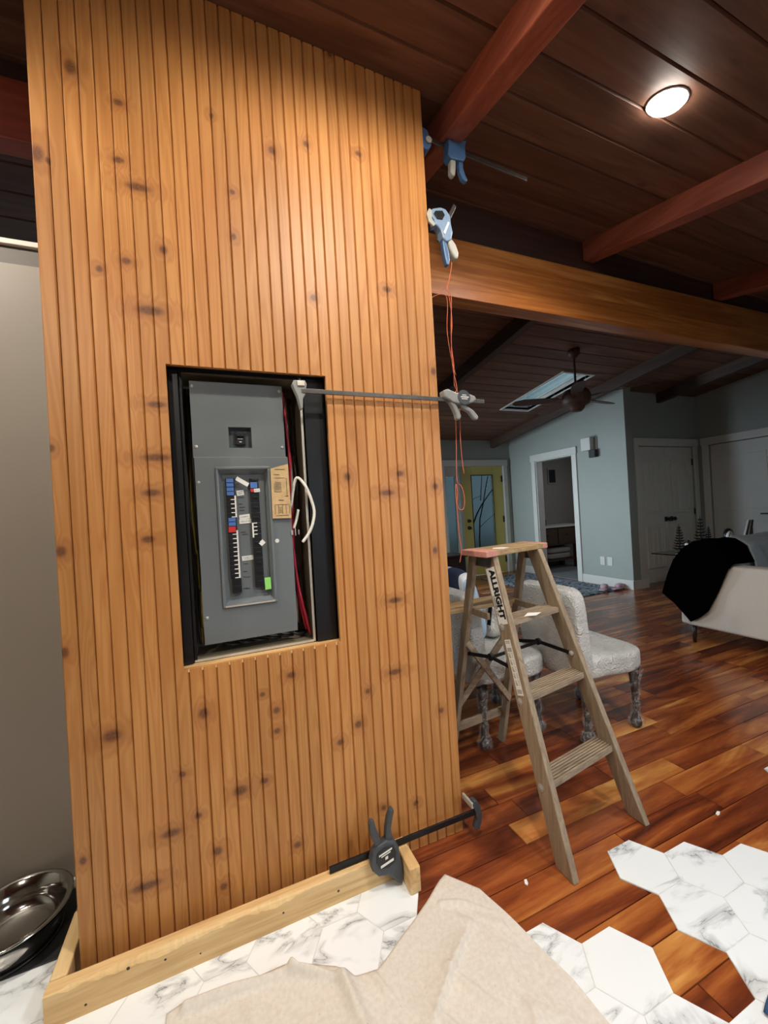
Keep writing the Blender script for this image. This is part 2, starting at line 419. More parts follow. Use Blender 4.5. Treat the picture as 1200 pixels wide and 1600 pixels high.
def wrap_mat():
    t = NT('crinkled_plastic_film_over_fabric'); p = t.pos()
    n1 = t.noise(p, 16, 3, 0.55, 2.6); n2 = t.noise(p, 42, 2, 0.5, 1.6)
    n1 = t.math('ABSOLUTE', t.math('SUBTRACT', n1, 0.5)); n2 = t.math('ABSOLUTE', t.math('SUBTRACT', n2, 0.5))
    h = t.math('ADD', t.math('MULTIPLY', n1, 2.2), t.math('MULTIPLY', n2, 1.0))
    t.color(t.ramp(h, [(0.2, lin('d6d3cc')), (0.8, lin('e2dfd8'))])); t.set(rough=0.35, coat=1.0, coatr=0.13)
    nb = t.add('ShaderNodeBump'); nb.inputs['Strength'].default_value = 1.0; nb.inputs['Distance'].default_value = 0.011; t.link(h, nb.inputs['Height'])
    t.link(nb.outputs[0], t.b.inputs['Normal']); t.link(nb.outputs[0], t.b.inputs['Coat Normal'])
    return t.m
M['wrap'] = wrap_mat()
def film_mat():
    t = NT('clear_crumpled_film'); n1 = t.noise(t.pos(), 34, 3, 0.6, 2.0)
    t.color(lin('d9d7d2')); t.set(rough=0.10, spec=1.0, alpha=t.maprange(n1, 0.45, 0.72, 0.05, 0.5)); t.bump(n1, 1.0, 0.01)
    return t.m
M['film'] = film_mat()
def canvas():
    t = NT('beige_canvas_drop_cloth'); p = t.pos()
    n = t.noise(p, 500, 2); sp = t.noise(p, 90, 3)
    c = t.ramp(sp, [(0.3, lin('cfc6ba')), (0.7, lin('dbd3c8'))])
    c = t.mix(t.maprange(t.noise(p, 60, 2), 0.70, 0.76, 0, 0.35), c, lin('a08d78'))
    t.color(c); t.set(rough=0.9); t.bump(n, 0.25, 0.0008); return t.m
M['canvas'] = canvas()
def rug_mat():
    t = NT('dark_blue_grey_rug'); n = t.noise(t.pos(), 5, 4, 0.6, 2.5)
    t.color(t.ramp(n, [(0.36, lin('232c38')), (0.46, lin('6a7684')), (0.52, lin('aab2ba')), (0.60, lin('2c3643'))])); t.set(rough=0.95); return t.m
M['rug'] = rug_mat()
def stripe_mat():
    t = NT('striped_cushion_fabric'); sx = t.add('ShaderNodeSeparateXYZ'); t.link(t.pos(), sx.inputs[0])
    f = t.math('FRACT', t.math('MULTIPLY', sx.outputs[1], 4.4))
    n = t.add('ShaderNodeValToRGB'); t.link(f, n.inputs[0]); n.color_ramp.interpolation = 'CONSTANT'
    e = n.color_ramp.elements; e[0].color = lin('2b3550'); e[0].position = 0; e[1].position = 0.42; e[1].color = lin('a8c0d4')
    for ps, c in ((0.66, 'e0e2e4'), (0.8, '2b3550')):
        x = e.new(ps); x.color = lin(c)
    t.color(n.outputs[0]); t.set(rough=0.9); return t.m
M['stripe'] = stripe_mat()
def emit(name, col, s):
    t = NT(name); t.color((0.8, 0.8, 0.8, 1)); t.set(ecol=col, estr=s); return t.m
M['lens'] = emit('lit_lamp_lens', (1.0, 0.93, 0.84, 1), 110.0)

# ------------------------------------------------------------------ shell
XL, XR, YF, YB, YA = -3.0, 7.1, -2.6, 6.3, 4.0      # left, right, near, end wall, alcove wall
YR = 2.03                                            # ridge
def Zn(x, y): return 2.990+0.22*(y-1.4)-0.035*(x-0.5)
def Zf(x, y): return 3.09-0.13*(y-2.0)

# floor: planks one by one near the camera, joined further away, hexagonal tiles laid into them
floor = struct('floor', MB().box(XL, XR+0.2, YF, YB+0.1, -0.06, -0.012), M['trim_dark'], 'acacia plank floor with white marble hexagon tiles set into its near edge', 'floor', at=(0, 0, -0.06))
SC, HH = 0.1705, 0.0935
HX0, HY0 = 1.31, 0.987
def hex_poly(cx, cy, g=0.0):
    s = SC/1.5
    q = [(cx+s, cy), (cx+s/2, cy+HH), (cx-s/2, cy+HH), (cx-s, cy), (cx-s/2, cy-HH), (cx+s/2, cy-HH)]
    k = 1-g/HH
    return [(cx+(x-cx)*k, cy+(y-cy)*k) for x, y in q]
TOP = {-1: 0.5195, 0: 0.987, 1: 0.8935, 2: 0.80, 3: 0.7065, 4: 0.80, 5: 0.8935, 6: 0.987, -2: 0.80, -3: 0.8935, -4: 0.987, -5: 1.2675}
hexes = []
for c in range(-13, 7):
    top = TOP.get(c)
    if top is None: top = 1.7 if c % 2 == 0 else 1.6
    cy = HY0 if c % 2 == 0 else HY0-HH
    while cy < top-0.01: cy += 2*HH
    while cy > top+0.05: cy -= 2*HH
    cx = HX0+SC*c
    while cy > 0.05:
        if not (cx > -0.36 and cy > 1.52) and not (cx < -0.95 and cy < 0.6): hexes.append((cx, cy))
        cy -= 2*HH
def covered(x0, x1, y0, y1):
    for ix in range(9):
        for iy in (0, 0.5, 1):
            x, y = x0+(x1-x0)*ix/8, y0+(y1-y0)*iy
            ok = False
            for cx, cy in hexes:
                dx, dy = abs(x-cx), abs(y-cy)
                if dy <= HH and dx*2*HH+dy*SC/1.5 <= 2*HH*SC/1.5: ok = True; break
            if not ok: return False
    return True
PW = 0.108
far_planks = MB(); far_rnd = []; npl = 0
def plank(mb, x0, x1, y0, y1):
    g = 0.0006; b = 0.0012
    return mb.hexa([(x0+g,y0+g,-0.012),(x1-g,y0+g,-0.012),(x1-g,y1-g,-0.012),(x0+g,y1-g,-0.012)], [(x0+g+b,y0+g+b,0),(x1-g-b,y0+g+b,0),(x1-g-b,y1-g-b,0),(x0+g+b,y1-g-b,0)])
rows = [1.02+PW*k for k in range(-34, 50)]
for y0 in rows:
    x = XL+random.uniform(0, 0.7)
    if y0 > YB: continue
    while x < XR+0.1:
        L = random.choice((0.35, 0.5, 0.62, 0.8, 0.95, 1.1)); x1 = min(x+L, XR+0.1)
        near = 0.25 < y0 < 3.1 and x1 > 0.3 and x < min(5.6, 1.0+y0*1.75)
        if near and npl < 290:
            if not covered(x, x1, y0, y0+PW) and not (x1 < 0.85 and y0 > 1.4):
                obj('plank', plank(MB(), x, x1, y0, y0+PW), M['floor'], floor, rnd=random.random()); npl += 1
            else:
                plank(far_planks, x, x1, y0, y0+PW); far_rnd += [random.random()]*6
        else:
            plank(far_planks, x, x1, y0, y0+PW); far_rnd += [random.random()]*6
        x = x1
o = obj('plank_field', far_planks, M['floor'], floor, rnd=far_rnd); o['kind'] = 'stuff'
g = MB()
for h in hexes: g.prism(hex_poly(*h), 'Z', 0.0003, 0.0030)
o = obj('grout', g, M['grout'], floor); o['kind'] = 'stuff'
for h in hexes: obj('hex_tile', MB().prism(hex_poly(*h, g=0.0014), 'Z', 0.0008, 0.0045), M['marble'], floor, rnd=random.random())

# ceiling: boards along X in two slopes
ceiling = struct('ceiling', MB().hexa([(XL,YF,Zn(XL,YF)+.045),(XR+.2,YF,Zn(XR,YF)+.045),(XR+.2,YR,Zn(XR,YR)+.045),(XL,YR,Zn(XL,YR)+.045)], [(XL,YF,3.6),(XR+.2,YF,3.6),(XR+.2,YR,3.6),(XL,YR,3.6)]), M['trim_dark'],
                 'dark stained board ceiling, low pitched, over the whole room', 'ceiling', at=(0, 0, 2.9))
def ceil_board(y0, y1, x0, x1, Z):
    prof = [(y0, .04), (y0, .009), (y0+.006, 0), (y1-.006, 0), (y1, .009), (y1, .04)]
    vs = [(x, y, Z(x, y)+d) for x in (x0, x1) for y, d in prof]
    mb = MB(); mb.add(vs, [tuple(range(6))[::-1], tuple(range(6, 12))]+[(i, (i+1) % 6, 6+(i+1) % 6, 6+i) for i in range(6)])
    return mb
y = 1.252
ys = []
k = -5
while 1.252-.1745*k > YF: ys.append(1.252-.1745*k); k += 1
for y1 in ys:
    y0 = max(y1-.1745, YF)
    if y1 > YR: y1 = YR
    if y1-y0 > .02: obj('ceiling_board', ceil_board(y0+.001, y1-.001, XL, XR, Zn), M['ceil'], ceiling, rnd=random.random())
SKX0, SKX1, SKY0, SKY1 = 3.98, 4.47, 3.67, 4.83
y = YR
fy = [YR+.1745*i for i in range(25)]
for y0 in fy:
    y1 = min(y0+.1745, YB)
    if y1-y0 < .03: continue
    if y0 < SKY1 and y1 > SKY0:                      # cut round the skylight
        for a, b in ((XL, SKX0), (SKX1, XR)): obj('ceiling_board', ceil_board(y0+.001, y1-.001, a, b, Zf), M['ceil'], ceiling, rnd=random.random())
        if y0 < SKY0-.02: obj('ceiling_board', ceil_board(y0+.001, SKY0, SKX0, SKX1, Zf), M['ceil'], ceiling, rnd=random.random())
        if y1 > SKY1+.02: obj('ceiling_board', ceil_board(SKY1, y1-.001, SKX0, SKX1, Zf), M['ceil'], ceiling, rnd=random.random())
    else: obj('ceiling_board', ceil_board(y0+.001, y1-.001, XL, XR, Zf), M['ceil'], ceiling, rnd=random.random())
# roof body above the far slope, open over the skylight
rb = MB()
for x0, x1, y0, y1 in ((XL, SKX0-.03, YR, YB+.2), (SKX1+.03, XR+.2, YR, YB+.2), (SKX0-.03, SKX1+.03, YR, SKY0-.03), (SKX0-.03, SKX1+.03, SKY1+.03, YB+.2)):
    rb.hexa([(x0,y0,Zf(x0,y0)+.045),(x1,y0,Zf(x1,y0)+.045),(x1,y1,Zf(x1,y1)+.045),(x0,y1,Zf(x0,y1)+.045)], [(x0,y0,3.6),(x1,y0,3.6),(x1,y1,3.12),(x0,y1,3.12)])
obj('roof_body', rb, M['trim_dark'], ceiling)

# skylight
sw = MB(); t = .025
def shaft(x0, x1, y0, y1, top=0.42):
    return MB().hexa([(x0,y0,Zf(x0,y0)-.012),(x1,y0,Zf(x1,y0)-.012),(x1,y1,Zf(x1,y1)-.012),(x0,y1,Zf(x0,y1)-.012)], [(x0,y0,Zf(x0,y0)+top),(x1,y0,Zf(x1,y0)+top),(x1,y1,Zf(x1,y1)+top),(x0,y1,Zf(x0,y1)+top)])
sky = struct('window_1', shaft(SKX0-t, SKX1+t, SKY0-t, SKY0), M['white'], 'bright skylight with a white shaft in the dark far ceiling slope', 'skylight')
for a in ((SKX0-t, SKX1+t, SKY1, SKY1+t), (SKX0-t, SKX0, SKY0, SKY1), (SKX1, SKX1+t, SKY0, SKY1)): obj('shaft_panel', shaft(*a), M['white'], sky)
fr = MB(); w_ = .035
for x0, x1, y0, y1 in ((SKX0, SKX1, SKY0, SKY0+w_), (SKX0, SKX1, SKY1-w_, SKY1), (SKX0, SKX0+w_, SKY0+w_, SKY1-w_), (SKX1-w_, SKX1, SKY0+w_, SKY1-w_)):
    fr.hexa([(x0,y0,Zf(x0,y0)+.085),(x1,y0,Zf(x1,y0)+.085),(x1,y1,Zf(x1,y1)+.085),(x0,y1,Zf(x0,y1)+.085)], [(x0,y0,Zf(x0,y0)+.100),(x1,y0,Zf(x1,y0)+.100),(x1,y1,Zf(x1,y1)+.100),(x0,y1,Zf(x0,y1)+.100)])
obj('sash', fr, M['white'], sky)
obj('pane', MB().hexa([(SKX0,SKY0,Zf(0,SKY0)+.110),(SKX1,SKY0,Zf(0,SKY0)+.110),(SKX1,SKY1,Zf(0,SKY1)+.110),(SKX0,SKY1,Zf(0,SKY1)+.110)], [(SKX0,SKY0,Zf(0,SKY0)+.116),(SKX1,SKY0,Zf(0,SKY0)+.116),(SKX1,SKY1,Zf(0,SKY1)+.116),(SKX0,SKY1,Zf(0,SKY1)+.116)]), M['glass'], sky)

# beams and rafters
struct('trim_1', MB().box(-.36, XR, 1.95, 2.06, 2.505, 2.845), M['amber'], 'amber glued-laminated beam running right from the panelled column', 'beam', bevel=.004)
struct('trim_2', MB().hexa([(XL,1.985,2.85),(XR,1.985,2.85),(XR,2.025,2.85),(XL,2.025,2.85)], [(XL,1.985,3.30),(XR,1.985,3.0),(XR,2.025,3.0),(XL,2.025,3.30)]), M['trim_dark'], 'dark blocking board above the amber beam', 'blocking')
def rafter(n, x0, x1, y0, y1, Z, d, label, m):
    q = [(x0,y0),(x1,y0),(x1,y1),(x0,y1)]
    return struct('trim_%d' % n, MB().hexa([(x,y,Z(x,y)-d) for x, y in q], [(x,y,Z(x,y)+.004) for x, y in q]), m, label, 'rafter', bevel=.005)
rafter(3, .955, 1.045, YF, 1.98, Zn, .125, 'red stained rafter nearest the panelled column', M['beam'])
rafter(4, 2.385, 2.475, YF, 1.98, Zn, .125, 'red stained rafter to the right of the lit downlight', M['beam'])
rafter(5, 3.83, 3.92, YF, 1.98, Zn, .125, 'dark rafter at the far right of the near slope', M['beam'])
rafter(6, -1.91, -1.82, YF, 1.98, Zn, .125, 'red stained rafter left of the panelled column', M['beam'])
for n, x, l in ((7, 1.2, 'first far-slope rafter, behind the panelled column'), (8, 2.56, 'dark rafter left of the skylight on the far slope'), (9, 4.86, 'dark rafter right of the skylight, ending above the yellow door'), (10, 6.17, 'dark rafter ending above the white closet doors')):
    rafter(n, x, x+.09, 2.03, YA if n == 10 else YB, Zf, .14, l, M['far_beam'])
struct('trim_11', MB().box(XL, -.36, 1.95, 2.04, 2.82, 3.06), M['beamx'], 'red beam left of the column above the taupe partition', 'beam', bevel=.004)

# walls
def zwall(x0, x1, y0, y1, Z):
    return MB().hexa([(x0,y0,-.05),(x1,y0,-.05),(x1,y1,-.05),(x0,y1,-.05)], [(x0,y0,Z(x0,y0)+.03),(x1,y0,Z(x1,y0)+.03),(x1,y1,Z(x1,y1)+.03),(x0,y1,Z(x0,y1)+.03)])
Zm = lambda x, y: Zn(x, y) if y <= YR else Zf(x, y)
# left outer wall with a window in the far part
lw = zwall(XL-.12, XL, YF, YR, Zn)
for a in ((YR, 4.9), (6.15, YB)): lw.v += []; m_ = zwall(XL-.12, XL, a[0], a[1], Zf); lw.add(m_.v, m_.f)
lw.box(XL-.12, XL, 4.9, 6.15, -.05, .7); lw.box(XL-.12, XL, 4.9, 6.15, 2.0, 2.8)
struct('wall_left', lw, M['wall'], 'grey-green outer wall on the left, out of view', 'wall')
w2 = struct('window_2', MB().box(XL-.09, XL-.05, 4.9, 6.15, .7, .76).box(XL-.09, XL-.05, 4.9, 6.15, 1.94, 2.0).box(XL-.09, XL-.05, 4.9, 4.96, .76, 1.94).box(XL-.09, XL-.05, 6.09, 6.15, .76, 1.94), M['white'], 'window of the left wall, out of view', 'window')
obj('pane', MB().box(XL-.075, XL-.07, 4.96, 6.09, .76, 1.94), M['glass'], w2)
fw_ = MB()
for a, b in ((XL, 2.0), (4.4, XR)): m_ = zwall(a, b, YF-.12, YF, Zn); fw_.add(m_.v, m_.f)
fw_.box(2.0, 4.4, YF-.12, YF, -.05, .8); fw_.box(2.0, 4.4, YF-.12, YF, 2.0, 2.15)
struct('wall_near', fw_, M['wall'], 'grey-green wall behind the viewer, out of view', 'wall')
w3 = struct('window_3', MB().box(2.0, 4.4, YF-.09, YF-.05, .8, .86).box(2.0, 4.4, YF-.09, YF-.05, 1.94, 2.0).box(2.0, 2.06, YF-.09, YF-.05, .86, 1.94).box(4.34, 4.4, YF-.09, YF-.05, .86, 1.94), M['white'], 'window behind the viewer, out of view', 'window')
obj('pane', MB().box(2.06, 4.34, YF-.075, YF-.07, .86, 1.94), M['glass'], w3)
# right outer wall with a door
rw = zwall(XR, XR+.12, YF, 2.0, Zn)
m_ = zwall(XR, XR+.12, 2.0, 3.02, Zf); rw.add(m_.v, m_.f)
m_ = zwall(XR, XR+.12, 3.84, YA, Zf); rw.add(m_.v, m_.f)
m_ = MB().hexa([(XR,3.02,2.04),(XR+.12,3.02,2.04),(XR+.12,3.84,2.04),(XR,3.84,2.04)], [(XR,3.02,Zf(0,3.02)+.03),(XR+.12,3.02,Zf(0,3.02)+.03),(XR+.12,3.84,Zf(0,3.84)+.03),(XR,3.84,Zf(0,3.84)+.03)]); rw.add(m_.v, m_.f)
rw.box(XR+.08, XR+.12, 3.0, 3.86, -.05, 2.06)
struct('wall_right', rw, M['wall'], 'shadowed grey-green wall on the right holding the single white door', 'wall')
# alcove wall with the closet doors
aw = zwall(5.45, 5.70, YA, YA+.12, Zf)
m_ = zwall(6.98, XR+.12, YA, YA+.12, Zf); aw.add(m_.v, m_.f)
m_ = MB().box(5.70, 6.98, YA, YA+.12, 2.04, Zf(0, YA)+.03); aw.add(m_.v, m_.f)
struct('wall_alcove', aw, M['wall'], 'dim grey-green wall above and around the white closet doors', 'wall')
# hall wall, perpendicular, with the open bathroom doorway
HX = 5.30
hw = zwall(HX, HX+.14, 3.88, 4.81, Zf)
m_ = zwall(HX, HX+.14, 5.62, YB, Zf); hw.add(m_.v, m_.f)
hw.hexa([(HX,4.81,2.04),(HX+.14,4.81,2.04),(HX+.14,5.62,2.04),(HX,5.62,2.04)], [(HX,4.81,Zf(0,4.81)+.03),(HX+.14,4.81,Zf(0,4.81)+.03),(HX+.14,5.62,Zf(0,5.62)+.03),(HX,5.62,Zf(0,5.62)+.03)])
struct('wall_hall', hw, M['wall'], 'blue-lit grey-green wall with the open bathroom doorway', 'wall')
# end wall with the yellow door
ew = zwall(XL, 1.25, YB, YB+.14, Zf)
m_ = zwall(2.65, 3.80, YB, YB+.14, Zf); ew.add(m_.v, m_.f)
ew.box(1.25, 2.65, YB, YB+.14, -.05, .75); ew.box(1.25, 2.65, YB, YB+.14, 1.95, Zf(0, YB)+.03)
m_ = zwall(5.12, HX+.14, YB, YB+.14, Zf); ew.add(m_.v, m_.f)
ew.box(3.80, 5.12, YB, YB+.14, 2.05, Zf(0, YB)+.03); ew.box(4.12, 4.18, YB+.002, YB+.138, -.05, 2.05)
struct('wall_end', ew, M['wall'], 'far grey-green wall with the yellow front door', 'wall')
w5 = struct('window_5', ringframe(MB(), 1.25, 2.65, .75, 1.95, .06, YB+.04, YB+.08), M['white'], 'added window of the far wall, unseen behind the pine column, to light the hall', 'window')  # added out of view as a source for the hall light
obj('pane', MB().box(1.31, 2.59, YB+.055, YB+.060, .81, 1.89), M['glass'], w5)
# bathroom shell
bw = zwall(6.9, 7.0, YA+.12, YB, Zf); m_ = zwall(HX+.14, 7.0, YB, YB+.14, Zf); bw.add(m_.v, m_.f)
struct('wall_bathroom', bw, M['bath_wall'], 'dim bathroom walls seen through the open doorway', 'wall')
struct('wall_light_blocker', MB().hexa([(.50,1.94,1.95),(.60,1.94,1.95),(.60,YB,1.95),(.50,YB,1.95)], [(.50,2.04,Zf(0,2.04)+.03),(.60,2.04,Zf(0,2.04)+.03),(.60,YB,Zf(0,YB)+.03),(.50,YB,Zf(0,YB)+.03)]).box(.50, .60, 1.935, 2.4, -.01, 1.95), M['wall'], 'added unseen wall with a wide opening behind the pine column, blocking window light', 'wall')  # added out of view to keep window light off upper hall and rafters
struct('floor_bathroom', MB().box(HX+.02, 6.9, YA+.12, YB, .0005, .006), M['bath_floor'], 'pale grey bathroom floor seen through the doorway', 'floor')
# taupe partition left of the column
pw = struct('wall_partition', MB().box(XL, -.42, 1.81, 1.93, -.05, 2.26), M['wall_taupe'], 'smooth taupe partition wall left of the panelled column', 'wall')
obj('top_band', MB().box(XL, -.42, 1.815, 1.925, 2.26, 2.325), M['wall_band'], pw)
obj('cap', MB().box(XL, -.42, 1.80, 1.94, 2.325, 2.345), M['cap_white'], pw, bevel=.003)
struct('baseboard_left', MB().box(XL, -.42, 1.796, 1.812, 0, .035), M['white'], 'thin white baseboard strip under the taupe partition', 'baseboard', bevel=.003)
struct('baseboard_hall', MB().box(HX-.015, HX, 3.865, 4.72, 0, .13).box(HX-.015, HX+.30, 3.865, 3.88, 0, .13), M['white'], 'white baseboard under the hall wall', 'baseboard', bevel=.004)
struct('baseboard_far', MB().box(HX-.015, HX, 5.71, YB, 0, .13), M['white'], 'white baseboard between the bathroom doorway and the far corner', 'baseboard', bevel=.004)
struct('wall_corner', zwall(HX+.14, 5.45, 3.88, YA, Zf), M['wall'], 'narrow wall return beside the closet doors', 'wall')

# column core and pine boards
OX0, OX1, OZ0, OZ1 = -.128, .379, .843, 1.797
CB = 1.418
cc = MB().box(-.42, OX0-.012, CB, 1.93, 0, 2.95).box(OX1+.012, .828, CB, 1.93, 0, 2.93).box(OX0-.012, OX1+.012, CB, 1.93, 0, OZ0-.012).box(OX0-.012, OX1+.012, CB, 1.93, OZ1+.012, 2.94).box(OX0-.012, OX1+.012, 1.66, 1.93, OZ0-.012, OZ1+.012)
col = struct('wall_column', cc, M['drywall'], 'knotty pine beadboard column with the electrical panel let into it', 'wall column')
X0, PB = -.432, .0796
YFR = 1.400
def strip(mb, x0, x1, cutl, cutr, za, zb):
    """za, zb functions of x; v-groove on an edge unless cut"""
    v, c = .0055, .0038
    a0 = x0+(0 if cutl else .0004); a1 = x1-(0 if cutr else .0004)
    prof = [(a0, CB-.001), (a0, YFR+(0 if cutl else v)), (a0+(.0005 if cutl else c), YFR), (a1-(.0005 if cutr else c), YFR), (a1, YFR+(0 if cutr else v)), (a1, CB-.001)]
    vs = [(x, y, za) for x, y in prof]+[(x, y, zb(x)) for x, y in prof]
    mb.add(vs, [tuple(range(6))[::-1], tuple(range(6, 12))]+[(i, (i+1) % 6, 6+(i+1) % 6, 6+i) for i in range(6)])
topz = lambda x: Zn(x, YFR)-.002
for i in range(16):
    xa, xb = X0+PB*i, X0+PB*(i+1)
    mt = pine(i, xa, xb, i*1.37)
    full = MB(); low = MB(); upp = MB()
    for h in range(2):
        a, b = xa+PB*h/2, xa+PB*(h+1)/2
        zl = .002
        if b <= OX0 or a >= OX1: strip(full, a, b, False, False, zl, topz)
        elif a >= OX0 and b <= OX1:
            strip(low, a, b, False, False, zl, lambda x: OZ0); strip(upp, a, b, False, False, OZ1, topz)
        elif a < OX0:
            strip(full, a, OX0, False, True, zl, topz)
            strip(low, OX0, b, True, False, zl, lambda x: OZ0); strip(upp, OX0, b, True, False, OZ1, topz)
        else:
            strip(low, a, OX1, False, True, zl, lambda x: OZ0); strip(upp, a, OX1, False, True, OZ1, topz)
            strip(full, OX1, b, True, False, zl, topz)
    if full.v:                                        # boards notched round the opening stay in one piece
        for q in (low, upp):
            if q.v: full.add(q.v, q.f)
        obj('board', full, mt, col)
    else:
        obj('board', low, mt, col); obj('board', upp, mt, col)
# pale cut edges of the opening
ed = MB().box(OX0-.006, OX1+.006, YFR+.003, 1.45, OZ0-.010, OZ0-.0005)
obj('opening_sill', ed, M['lumber'], col)
ln = MB().box(OX0-.011, OX0-.003, 1.421, 1.66, OZ0, OZ1).box(OX1+.003, OX1+.011, 1.421, 1.66, OZ0, OZ1).box(OX0, OX1, 1.421, 1.66, OZ1+.002, OZ1+.011).box(OX0, OX1, 1.46, 1.66, OZ0-.011, OZ0-.002).box(OX0-.01, OX1+.01, 1.650, 1.658, OZ0-.01, OZ1+.01)
obj('opening_liner', ln, M['black_paint'], col)

# doorway trim and doors
def casing_x(n, X, y0, y1, zt, label, side=-1, w=.09, hw=.115):
    """casing on a wall facing -X round the opening y0..y1"""
    a, b = (X-.022, X) if side < 0 else (X, X+.022)
    return struct('trim_%d' % n, MB().box(a, b, y0-w, y0, 0, zt).box(a, b, y1, y1+w, 0, zt).box(a-.006, b, y0-w-.012, y1+w+.012, zt, zt+hw), M['white'], label, 'door casing', bevel=.004)
def casing_y(n, Y, x0, x1, zt, label, w=.09, hw=.115):
    return struct('trim_%d' % n, MB().box(x0-w, x0, Y-.022, Y, 0, zt).box(x1, x1+w, Y-.022, Y, 0, zt).box(x0-w-.012, x1+w+.012, Y-.028, Y, zt, zt+hw), M['white'], label, 'door casing', bevel=.004)
casing_x(12, HX, 4.81, 5.62, 2.04, 'white casing round the open bathroom doorway')
struct('trim_13', MB().box(HX+.001, HX+.139, 4.81, 4.825, 0, 2.04).box(HX+.001, HX+.139, 5.605, 5.62, 0, 2.04).box(HX+.001, HX+.139, 4.825, 5.605, 2.025, 2.04), M['white'], 'white jamb lining inside the bathroom doorway', 'door jamb')
casing_y(14, YA, 5.70, 6.98, 2.04, 'white casing round the pair of closet doors')
casing_x(15, XR, 3.02, 3.84, 2.04, 'white casing round the single door on the right wall')
casing_y(16, YB, 3.80, 5.12, 2.05, 'white casing round the yellow door and its sidelight')

def panel_leaf_y(name, x0, x1, Y, z0, z1, label, hinge_left):
    o = struct(name, MB().box(x0, x1, Y, Y+.035, z0, z1), M['white'], label, 'door', bevel=.003)
    cx = (x0+x1)/2; w = (x1-x0)/2-.11
    for za, zb in ((.22, .86), (1.02, 1.84)):
        f = MB()
        for a in ((cx-w, cx+w, za, za+.03), (cx-w, cx+w, zb-.03, zb), (cx-w, cx-w+.03, za+.03, zb-.03), (cx+w-.03, cx+w, za+.03, zb-.03)):
            f.box(a[0], a[1], Y-.016, Y+.001, a[2], a[3])
        obj('panel_moulding', f, M['white'], o, bevel=.004)
        gr = MB()
        for k in range(4):
            xx = cx-w+.05+(2*w-.1)*k/3.0
            gr.box(xx-.022, xx+.022, Y-.009, Y+.001, za+.045, zb-.045)
        obj('raised_panel', gr, M['white'], o, bevel=.003)
    hx = x0 if hinge_left else x1
    for z in (.22, 1.02, 1.80): obj('hinge', MB().box(hx-.012, hx+.012, Y-.012, Y+.004, z-.05, z+.05), M['black'], o, bevel=.002)
    kx = x1-.06 if hinge_left else x0+.06
    kn = MB().box(kx-.03, kx+.03, Y-.010, Y, .90, .97).lathe((kx, Y-.010, .935), [(.012, 0), (.012, .03), (.028, .035), (.030, .05), (.022, .06)], 12, (0, -1, 0))
    obj('door_knob', kn, M['black'], o)
    return o
panel_leaf_y('door_2', 5.706, 6.337, YA+.02, .012, 2.032, 'left leaf of the white panelled closet doors', True)
panel_leaf_y('door_3', 6.343, 6.974, YA+.02, .012, 2.032, 'right leaf of the white panelled closet doors', False)
d4 = struct('door_4', MB().box(XR+.02, XR+.055, 3.026, 3.834, .012, 2.032), M['white'], 'single white door with shallow panels on the right wall', 'door', bevel=.003)
for za, zb in ((.2, .86), (1.02, 1.86)):
    f = MB()
    for a in ((3.14, 3.72, za, za+.025), (3.14, 3.72, zb-.025, zb), (3.14, 3.165, za+.025, zb-.025), (3.695, 3.72, za+.025, zb-.025)): f.box(XR+.010, XR+.021, *a)
    obj('panel_moulding', f, M['white'], d4, bevel=.003)
obj('lever_handle', MB().box(XR+.008, XR+.02, 3.08, 3.14, .93, .99).tube([(XR+.01, 3.11, .96), (XR-.04, 3.11, .96), (XR-.042, 3.22, .96)], .010), M['black'], d4)
# yellow front door and sidelight
dy = YB+.03
d1 = struct('door_1', MB().box(4.182, 4.40, dy, dy+.045, .002, 2.05).box(4.89, 5.118, dy, dy+.045, .002, 2.05).box(4.40, 4.89, dy, dy+.045, 1.88, 2.05).box(4.40, 4.89, dy, dy+.045, .002, .30), M['yellow'], 'yellow front door with a tall etched glass pane', 'door', bevel=.003)
obj('glass_frame', MB().box(4.395, 4.41, dy-.006, dy, .295, 1.885).box(4.88, 4.895, dy-.006, dy, .295, 1.885).box(4.41, 4.88, dy-.006, dy, 1.87, 1.885).box(4.41, 4.88, dy-.006, dy, .295, .31), M['black'], d1)
pn = obj('pane', MB().box(4.402, 4.888, dy+.018, dy+.026, .302, 1.878), M['door_glass'], d1)
br = MB()
def branch(pts, r0, r1):
    n = len(pts); br.tube([(x, dy+.014, z) for x, z in pts], [r0+(r1-r0)*i/(n-1) for i in range(n)], 6)
branch([(4.52, .31), (4.53, .7), (4.56, 1.05), (4.66, 1.35), (4.72, 1.6), (4.80, 1.86)], .016, .008)
branch([(4.41, .98), (4.5, 1.15), (4.62, 1.32), (4.76, 1.47), (4.885, 1.6)], .016, .008)
branch([(4.56, .9), (4.7, 1.0), (4.885, 1.12)], .006, .003)
branch([(4.60, 1.4), (4.63, 1.65), (4.66, 1.87)], .010, .006)
branch([(4.41, 1.42), (4.5, 1.46), (4.60, 1.48)], .005, .003)
obj('etched_branch', br, M['black'], pn)
lf = MB()
for k in range(9):
    a = 1.15+k*.075; x = 4.60+.022*k+.01*(k % 2)
    lf.prism([(x, a), (x+.014, a+.02), (x+.012, a+.06), (x-.004, a+.035)], 'Y', dy+.008, dy+.012)
obj('etched_leaf', lf, M['zinc'], pn)
for z, r in ((1.03, .032), (.90, .036)): obj('door_knob', MB().lathe((4.30, dy, z), [(r, 0), (r, .012), (r*.6, .02), (r*.85, .04), (r*.7, .055)], 14, (0, -1, 0)), M['black'], d1)
for z in (.25, 1.02, 1.80): obj('hinge', MB().box(5.09, 5.115, dy-.012, dy+.002, z-.06, z+.06), M['black'], d1)
